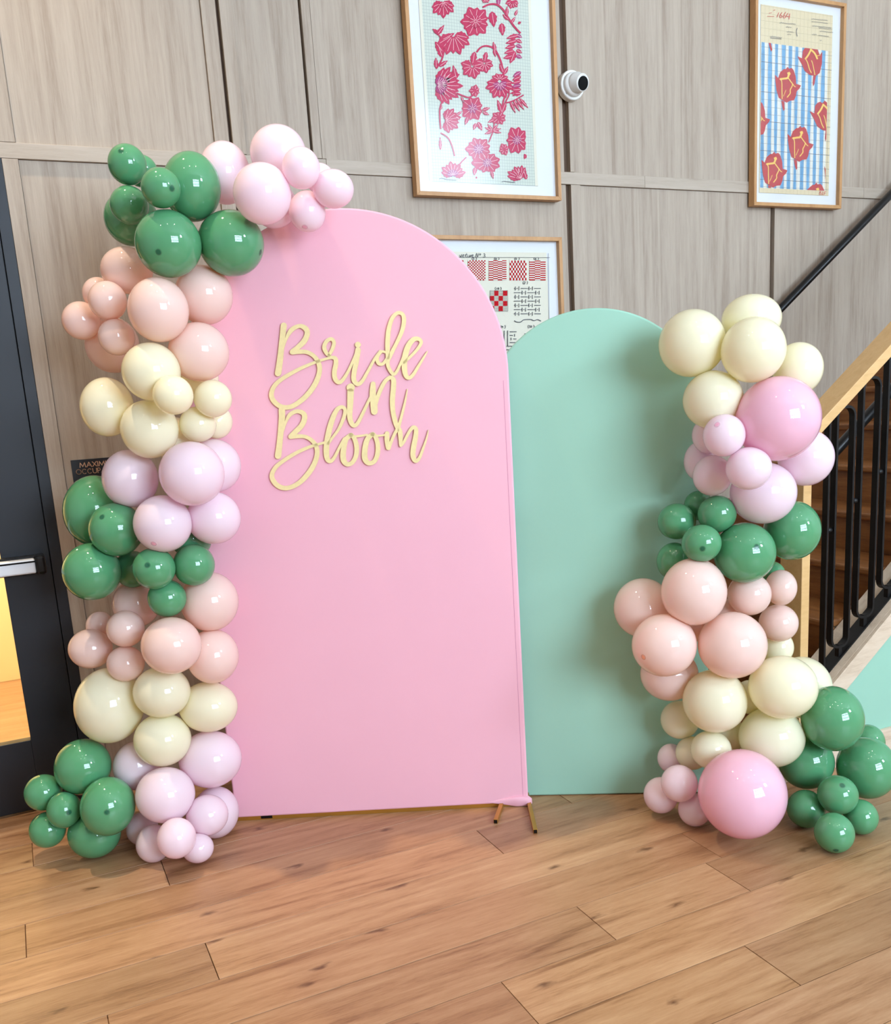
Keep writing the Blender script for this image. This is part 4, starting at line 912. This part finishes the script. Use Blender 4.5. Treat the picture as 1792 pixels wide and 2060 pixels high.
for xs in ((420, 1468, 480, 1472, 560, 1478), (930, 1492, 980, 1490, 1040, 1497)):
    p.stroke('print_ink', [(xs[0], xs[1]), (xs[0] + 20, xs[1] - 6), (xs[2], xs[3]), (xs[4], xs[5])], 4)
p.done()

# --- weave diagrams, half hidden by the arches
pic, sheet = picture('framed sheet of red and black weave diagrams half hidden behind the arches', 1.710, 2.424, 1.22, 2.192, 1.755, 2.352, 1.30, 2.128, 'paper_cream')
p = Print(sheet, 860, 440, 3.584)
def swatch(x0, x1, y0, y1, nc, nr, stag):
    p.poly('print_red', [(x0, y0), (x1, y0), (x1, y1), (x0, y1)], 1)
    cw, rh = (x1 - x0) / nc, (y1 - y0) / nr
    for c in range(nc):
        for r in range(nr):
            sh = (0.5 if c % 2 else 0.0) if stag else 0.0
            ya = y0 + (r + sh) * rh; yb = min(ya + rh * 0.48, y1)
            if ya < y1: p.poly('print_ivory', [(x0 + c * cw + (1 if not stag else 0), ya), (x0 + (c + 1) * cw - 1, ya), (x0 + (c + 1) * cw - 1, yb), (x0 + c * cw + (1 if not stag else 0), yb)], 2)
swatch(130, 258, 300, 445, 10, 6, True); swatch(289, 416, 300, 445, 12, 7, True); swatch(440, 568, 300, 445, 4, 9, True); swatch(590, 712, 302, 445, 11, 4, True); swatch(732, 850, 302, 445, 3, 9, True)
for r in range(4):
    for c in range(4):
        x, y = 448 + c * 31.5, 520 + r * 36.5
        q = [(x, y), (x + 31, y), (x + 31, y + 36), (x, y + 36)]
        if (r + c) % 2: p.poly('print_red', q, 1)
        else:
            for j in range(3):
                p.stroke('print_ink', [(x + 3, y + 6 + 12 * j), (x + 28, y + 6 + 12 * j)], 1.4, 1); p.stroke('print_ink', [(x + 5 + 10 * j, y + 3), (x + 5 + 10 * j, y + 33)], 1.4, 1)
for xy in (((447, 519), (575, 519)), ((575, 519), (577, 667)), ((447, 519), (450, 667)), ((450, 667), (577, 667))): p.stroke('print_ink', list(xy), 2, 2)
for r in range(7):
    y = 503 + 30.5 * r
    for c in range(4):
        x = 620 + 49 * c
        if (r + c) % 2: p.stroke('print_ink', [(x, y), (x + 47, y)], 4.5)
        else:
            p.stroke('print_ink', [(x + 11, y - 14), (x + 11, y + 14)], 4.5); p.stroke('print_ink', [(x + 36, y - 14), (x + 36, y + 14)], 4)
            p.stroke('print_ink', [(x + 1, y), (x + 7, y)], 5); p.stroke('print_ink', [(x + 20, y), (x + 27, y)], 5)
p.stroke('print_ink', [(622, 735), (640, 745), (670, 745), (690, 730), (740, 727), (765, 735), (790, 728), (815, 738)], 5)
for r in range(12):
    for c in range(6):
        x, y = 500 + 25 * c, 815 + 26 * r
        if c < 4 and r < 4: p.stroke('print_ink', [(x, y - 8), (x, y + 26)], 5)
        elif (r + c) % 3: p.stroke('print_ink', [(x - 10, y), (x + 14, y)], 5)
        else: p.stroke('print_ink', [(x, y - 9), (x, y + 9)], 5)
for r in range(5):
    for c in range(5):
        x, y = 700 + 25 * c, 830 + 25 * r
        p.stroke('print_ink', [(x, y - 10), (x, y + 12)] if (r + c) % 2 else [(x - 5, y), (x + 5, y)], 5)
p.stroke('print_ink', [(190, 279), (880, 281)], 2.5); p.stroke('print_ink', [(868, 250), (874, 780)], 2.5)
def script(pts, w=3.4, mat='print_ink'): p.stroke(mat, pts, w, 2)
x = 228
for gl in ([(0, 262), (8, 278), (16, 258), (10, 276), (20, 278)], [(22, 270), (32, 264), (28, 258), (22, 272), (34, 277)], [(52, 250), (44, 276), (56, 276)], [(38, 262), (60, 260)], [(60, 264), (60, 276), (70, 276), (74, 262), (74, 277)], [(80, 277), (82, 263), (88, 266)], [(92, 270), (100, 264), (94, 259), (90, 273), (102, 277)],
           [(116, 278), (124, 250), (130, 277), (140, 249)], [(146, 258), (150, 252), (154, 258), (149, 264), (146, 258)], [(172, 256), (180, 252), (184, 262), (178, 266), (186, 272), (178, 280), (170, 276)]):
    script([(x + a, c) for a, c in gl])
def paren(x, y, h_, txt):
    script([(x + 5, y - h_ / 2), (x, y), (x + 5, y + h_ / 2)]); w_ = 11 * len(txt)
    for k, ch in enumerate(txt):
        cx = x + 12 + 11 * k
        if ch == '1': script([(cx + 2, y - 7), (cx, y + 8)])
        elif ch == '0': script([(cx - 3, y), (cx + 1, y - 7), (cx + 5, y), (cx + 1, y + 7), (cx - 3, y)])
        elif ch == '2': script([(cx - 3, y - 4), (cx + 2, y - 8), (cx + 4, y - 2), (cx - 4, y + 8), (cx + 5, y + 7)])
        elif ch == '3': script([(cx - 3, y - 6), (cx + 3, y - 7), (cx, y - 1), (cx + 4, y + 4), (cx - 3, y + 8)])
        elif ch == '4': script([(cx + 2, y - 8), (cx - 3, y + 2), (cx + 5, y + 2)]); script([(cx + 2, y - 2), (cx + 2, y + 9)])
        elif ch == '5': script([(cx + 4, y - 8), (cx - 2, y - 8), (cx - 2, y - 1), (cx + 4, y + 2), (cx - 3, y + 8)])
        elif ch == '6': script([(cx + 3, y - 8), (cx - 3, y + 2), (cx + 2, y + 7), (cx + 4, y + 1), (cx - 2, y + 2)])
        elif ch == '9': script([(cx + 3, y - 4), (cx - 2, y - 5), (cx, y), (cx + 4, y - 4), (cx + 2, y + 9)])
    script([(x + 18 + w_, y - h_ / 2), (x + 23 + w_, y), (x + 18 + w_, y + h_ / 2)])
paren(318, 289, 20, '3'); paren(480, 289, 20, '4'); paren(626, 289, 20, '5'); paren(765, 289, 20, '6'); paren(485, 504, 22, '10'); paren(686, 462, 22, '2'); paren(515, 780, 24, '29'); paren(722, 778, 24, '30')
p.done()

# --- red tulips on blue stripes
pic, sheet = picture('framed print of red tulips on blue and white stripes above the handrail', 3.577, 4.187, 2.362, 3.348, 3.630, 4.114, 2.428, 3.292, 'paper_grid_beige')
xl, xr, zb, zt = 3.634, 4.086, 2.452, 3.124
p = Print(sheet, 1460, 0, 4.681, (xl, xr, zb, zt))
fld = MB().box(xl, xr, AY + 0.0003, AY + 0.0006, zb, zt).build('printed_field', 'print_ivory', sheet)
for k in range(10):
    xa = xl + 0.001 + k * 0.0452; wd = 0.0225 + 0.003 * math.sin(2.3 * k)
    stp = MB()
    for j in range(12):
        z0, z1 = zb + (zt - zb) * j / 12, zb + (zt - zb) * (j + 1) / 12
        e0, e1 = 0.0012 * math.sin(1.7 * j + k), 0.0012 * math.sin(1.7 * (j + 1) + k)
        stp.add([(xa + e0, AY, z0), (xa + wd - e0, AY, z0), (xa + wd - e1, AY, z1), (xa + e1, AY, z1)], [(0, 1, 2, 3)])
    stp.build('printed_stripe', 'print_blue', sheet)
gl = MB()
for j in range(20):
    z = zb + 0.005 + j * 0.034; gl.box(xl, 4.114, AY - 0.0001, AY, z, z + (0.0022 if j % 4 == 1 else 0.0010))
for k in range(16):
    xx = xl + 0.012 + k * 0.030; gl.box(xx, xx + 0.0008, AY - 0.0001, AY, zb, zt)
gl.build('ruled_lines', 'print_ink', sheet)
TA = [(460,705),(490,735),(510,680),(545,650),(560,652),(580,630),(592,648),(618,640),(635,660),(655,720),(660,790),(705,805),(690,835),(665,860),(655,910),(640,945),(600,950),(570,968),(530,945),(495,920),(475,850),(465,770)]
TB = [(670,530),(715,550),(722,480),(742,452),(770,440),(790,455),(812,430),(835,450),(862,458),(882,520),(905,490),(902,600),(880,690),(845,716),(790,708),(740,670),(712,605),(690,565)]
def tulipA(dx, dy):
    p.poly('print_red', [(x + dx, y + dy) for x, y in TA], 1)
    p.poly('print_red', [(x + dx, y + dy) for x, y in [(520,945),(548,958),(552,1030),(540,1046),(527,1000)]], 1)
    for pts, w in (([(500,745),(520,770),(522,850),(524,935)], 8), ([(505,748),(545,742),(575,735),(592,690)], 18), ([(575,700),(600,690)], 26), ([(580,735),(605,770),(622,800),(600,850),(600,880),(570,920)], 9), ([(560,850),(535,910)], 5), ([(622,790),(640,815),(652,820)], 7)):
        p.stroke('print_yellow', [(x + dx, y + dy) for x, y in pts], w, 3)
def tulipB(dx, dy):
    p.poly('print_red', [(x + dx, y + dy) for x, y in TB], 1)
    p.poly('print_red', [(x + dx, y + dy) for x, y in [(822,712),(845,716),(832,790),(820,815),(815,780)]], 1)
    for pts, w in (([(745,560),(762,590),(780,650),(800,690)], 8), ([(800,570),(815,620),(832,710)], 7), ([(740,560),(770,520),(790,480),(795,462)], 16), ([(795,470),(830,505),(850,545),(855,560)], 16), ([(850,530),(885,520)], 6)):
        p.stroke('print_yellow', [(x + dx, y + dy) for x, y in pts], w, 3)
tulipA(0, 0); tulipB(0, 0); tulipB(116, 518); tulipA(118, 556); tulipA(-128, 800); tulipA(-290, 320); tulipA(270, 1090); tulipA(465, 860)
p.poly('print_red', [(400, 395), (420, 405), (434, 470), (422, 488), (408, 440)], 1)
p.done()
p = Print(sheet, 1460, 0, 4.681)
p.stroke('print_redink', [(478, 165), (495, 118)], 6); p.stroke('print_redink', [(525, 118), (505, 150), (510, 168), (528, 158), (512, 142)], 6)
p.stroke('print_redink', [(560, 115), (540, 150), (545, 172), (562, 160), (548, 146)], 6); p.stroke('print_redink', [(580, 125), (570, 155), (600, 158)], 6); p.stroke('print_redink', [(598, 130), (590, 185)], 6)
p.stroke('print_redink', [(400, 125), (430, 122)], 4); p.stroke('print_redink', [(385, 155), (450, 158)], 4); p.stroke('print_redink', [(445, 100), (460, 95)], 6)
for (x0, y0, x1) in ((500, 215, 660), (560, 255, 620), (570, 300, 640), (575, 325, 615), (415, 345, 525), (800, 180, 960), (810, 245, 990), (870, 265, 1000), (880, 295, 1010), (805, 325, 850), (865, 335, 965), (880, 380, 905)):
    n_ = int((x1 - x0) / 9)
    p.stroke('print_ink', [(x0 + 9 * k, y0 + 0.1 * 9 * k + (5 if k % 2 else -5) * (0.4 + 0.6 * ((k * 7) % 5) / 4)) for k in range(n_ + 1)], 3.0, 2, 3)
p.stroke('print_ink', [(800, 205), (955, 222)], 3); p.stroke('print_ink', [(415, 358), (520, 368)], 4); p.stroke('print_ink', [(668, 265), (660, 300), (668, 345)], 5)
p.stroke('print_redink', [(882, 1802), (876, 1832), (890, 1830), (888, 1818), (880, 1816), (890, 1808), (882, 1802)], 4)
p.stroke('print_redink', [(900, 1812), (908, 1808), (908, 1818), (900, 1832), (914, 1832)], 4); p.stroke('print_redink', [(940, 1806), (926, 1806), (922, 1834)], 4); p.stroke('print_redink', [(924, 1819), (936, 1819)], 4)
p.done()

# ================================================================== SECURITY CAMERA
cx_, cz_ = on_wall(1150, 172, 3.76)
sc_ = empty('security_camera', (cx_, WY, cz_), 'white dome security camera on the wall between two pictures', 'camera')
Mw = Matrix.Translation((cx_, WY - 0.0, cz_)) @ Matrix.Rotation(math.pi / 2, 4, 'X')
MB().lathe([(0.0605, 0.0), (0.0625, 0.003), (0.0625, 0.030), (0.060, 0.034), (0.050, 0.034)], Mw, 40).build('mount_ring', 'white_plastic', sc_, smooth=False)
MB().lathe([(0.052, 0.032), (0.050, 0.046), (0.046, 0.052), (0.030, 0.056)], Mw, 40).build('collar', 'white_plastic', sc_, smooth=True)
aim = Vector((0.10, -0.86, -0.20)).normalized()
Mt = Matrix.Translation((cx_ + 0.006, WY - 0.044, cz_ + 0.004)) @ aim.to_track_quat('Z', 'Y').to_matrix().to_4x4()
MB().lathe([(0.020, -0.02), (0.043, 0.0), (0.0445, 0.016), (0.038, 0.024), (0.0365, 0.050), (0.034, 0.054), (0.030, 0.0545)], Mt, 36).build('turret', 'white_plastic', sc_, smooth=True)
MB().lathe([(0.0285, 0.050), (0.0285, 0.0552), (0.002, 0.0556)], Mt @ Matrix.Translation((0, -0.003, 0)), 36).build('lens_window', 'black_gloss', sc_)
for a in (35, 145, 225, 318):
    q = Vector((cx_ + 0.0555 * math.cos(math.radians(a)), WY - 0.034, cz_ + 0.0555 * math.sin(math.radians(a))))
    MB().lathe([(0.0035, 0), (0.0035, 0.001), (0.001, 0.0012)], Matrix.Translation(q) @ Matrix.Rotation(math.pi / 2, 4, 'X'), 10).build('screw', 'steel_bright', sc_)

# ================================================================== OCCUPANCY PLAQUE
SYP = WY + 0.012 - 0.003
pq = empty('wall_sign', (0.28, SYP, 1.20), 'black plaque with copper capitals half covered by pink and green balloons', 'sign')
PX0, PX1, PZ0, PZ1 = 0.2075, 0.4010, 1.190, 1.3605
MB().box(PX0, PX1, SYP - 0.001, WY + 0.014, PZ0, PZ1).build('plate', 'plaque', pq, bevel=0.0008)
GL = {'M': [[(0, 0), (.12, 1), (.5, .1), (.88, 1), (1, 0)]], 'A': [[(0, 0), (.5, 1), (1, 0)], [(.18, .34), (.82, .34)]], 'X': [[(0, 0), (1, 1)], [(0, 1), (1, 0)]], 'I': [[(0, 0), (0, 1)]],
      'U': [[(0, 1), (0, .35), (.12, .08), (.5, 0), (.88, .08), (1, .35), (1, 1)]], 'O': [[(.5 + .5 * math.sin(k * PI / 9), .5 + .5 * math.cos(k * PI / 9)) for k in range(19)]],
      'C': [[(.5 + .5 * math.cos(math.radians(a)), .5 + .5 * math.sin(math.radians(a))) for a in range(48, 313, 22)]], 'P': [[(0, 0), (0, 1), (.6, 1), (.95, .9), (1, .73), (.95, .56), (.6, .46), (0, .46)]],
      'N': [[(0, 0), (0, 1), (1, 0), (1, 1)]], 'Y': [[(0, 1), (.5, .5), (1, 1)], [(.5, .5), (.5, 0)]]}
WD = {'M': 1.15, 'A': .95, 'X': .8, 'I': .02, 'U': .75, 'O': 1.0, 'C': .82, 'P': .5, 'N': .8, 'Y': .8}
def caps(txt, xc, z, hgt, w):
    tot = sum(WD[c] * hgt for c in txt) + 0.24 * hgt * (len(txt) - 1); x = xc - tot / 2
    mb = MB()
    for c in txt:
        for stq in GL[c]:
            pts = [(x + a * WD[c] * hgt, z + b * hgt, w) for a, b in stq]
            for q0, q1 in zip(pts[:-1], pts[1:]):
                ribbon(mb, [q0, q1], lambda X, Z, dd: (X, SYP - 0.001 - dd, Z), 0.0008)
        x += WD[c] * hgt + 0.24 * hgt
    mb.build('lettering', 'copper', pq)
caps('MAXIMUM', 0.3045, 1.331, 0.0180, 0.0027)
caps('OCCUPANCY', 0.3045, 1.3055, 0.0180, 0.0027)

# ================================================================== BALLOONS
def balloon_mesh(ax, tilt, seg=40, rings=26):
    vs, fs = [], []
    prof = []
    for k in range(1, rings):
        th = math.pi * k / rings
        z = math.cos(th); r = math.sin(th)
        if z < 0: z *= 1.0 + 0.05 * (-z) ** 3; r *= 1.0 - 0.03 * (-z) ** 2
        prof.append((r, z))
    prof += [(0.075, -1.065), (0.050, -1.10), (0.052, -1.125), (0.075, -1.15), (0.060, -1.165)]
    cr = Vector(RIGHT); cd = Vector(DOWN); cf = Vector(FWD)
    def put(p):
        q = tilt @ p                               # tip towards -z here means towards the viewer
        return cr * (q.x * ax[0]) + cd * (q.y * ax[1]) + cf * (-q.z * ax[2])
    vs.append(put(Vector((0, 0, 1))))
    for r, z in prof:
        for j in range(seg):
            a = 2 * math.pi * j / seg; vs.append(put(Vector((r * math.cos(a), r * math.sin(a), z))))
    vs.append(put(Vector((0, 0, prof[-1][1]))))
    for j in range(seg): fs.append((0, 1 + j, 1 + (j + 1) % seg))
    n = len(prof)
    for k in range(n - 1):
        for j in range(seg):
            a = 1 + k * seg + j; b_ = 1 + k * seg + (j + 1) % seg; fs.append((a, a + seg, b_ + seg, b_))
    last = len(vs) - 1
    for j in range(seg): fs.append((last, 1 + (n - 1) * seg + (j + 1) % seg, 1 + (n - 1) * seg + j))
    return vs, fs
def press(c, ax, vs):
    """neighbouring balloons flatten against each other, against the floor and against the panels"""
    C0 = Vector(c); r0 = (ax[0] + ax[1] + ax[2]) / 3; out = [Vector(v) for v in vs]
    for _, c2, a2, _n, _l in BALLOONS:
        d = Vector(c2) - C0; L = d.length; r2 = (a2[0] + a2[1] + a2[2]) / 3
        if L < 1e-6 or L > (r0 + r2) * 1.06: continue
        n = d / L; a = (L * L + r0 * r0 - r2 * r2) / (2 * L) - 0.0004
        for v in out:
            t = v.dot(n)
            if t > a: v -= n * (t - a)
    for v in out:
        if v.z + C0.z < 0.0006: v.z = 0.0006 - C0.z
    return out
rb = random.Random(5)
for colr, c, ax, nub, lab in BALLOONS:
    tilt = Matrix.Rotation(rb.uniform(-0.6, 0.6), 3, 'X') @ Matrix.Rotation(rb.uniform(-0.6, 0.6), 3, 'Y')
    if nub:
        tip = Vector((nub[0], nub[1], -nub[2])); tilt = Vector((0, 0, 1)).rotation_difference(tip).to_matrix()
    vs, fs = balloon_mesh(ax, tilt)
    vs = press(c, ax, vs)
    mb = MB(); mb.v = [tuple(Vector(c) + q) for q in vs]; mb.f = fs
    side = 'left' if c[0] < 1.3 else 'right'
    o = mb.build('balloon', 'latex_' + colr, None, smooth=True, origin=c)
    tag(o, lab, 'balloon', 'balloons of the %s garland' % side)
    if nub:
        rad = 0.0130 / ((ax[0] + ax[1]) / 2); v = Vector(nub).normalized()
        a1 = v.orthogonal().normalized(); a2 = v.cross(a1)
        def surf(al, ph, e=1.004):
            q = (v * math.cos(al) + (a1 * math.cos(ph) + a2 * math.sin(ph)) * math.sin(al)) * e
            return Vector(c) + Vector(RIGHT) * (q.x * ax[0]) + Vector(DOWN) * (q.y * ax[1]) + Vector(FWD) * (q.z * ax[2])
        nb = MB(); nb.v.append(tuple(surf(0, 0, 1.006)))
        for k in range(1, 5):
            nb.v += [tuple(surf(rad * k / 4, 2 * math.pi * j / 14, 1.006 - 0.0032 * k / 4)) for j in range(14)]
        nb.f += [(0, 1 + j, 1 + (j + 1) % 14) for j in range(14)]
        for k in range(3):
            nb.f += [(1 + k * 14 + j, 1 + (k + 1) * 14 + j, 1 + (k + 1) * 14 + (j + 1) % 14, 1 + k * 14 + (j + 1) % 14) for j in range(14)]
        nb.build('nub', 'nub_' + (colr if colr in ('green', 'peach') else 'pink'), o, smooth=True, origin=surf(0, 0))
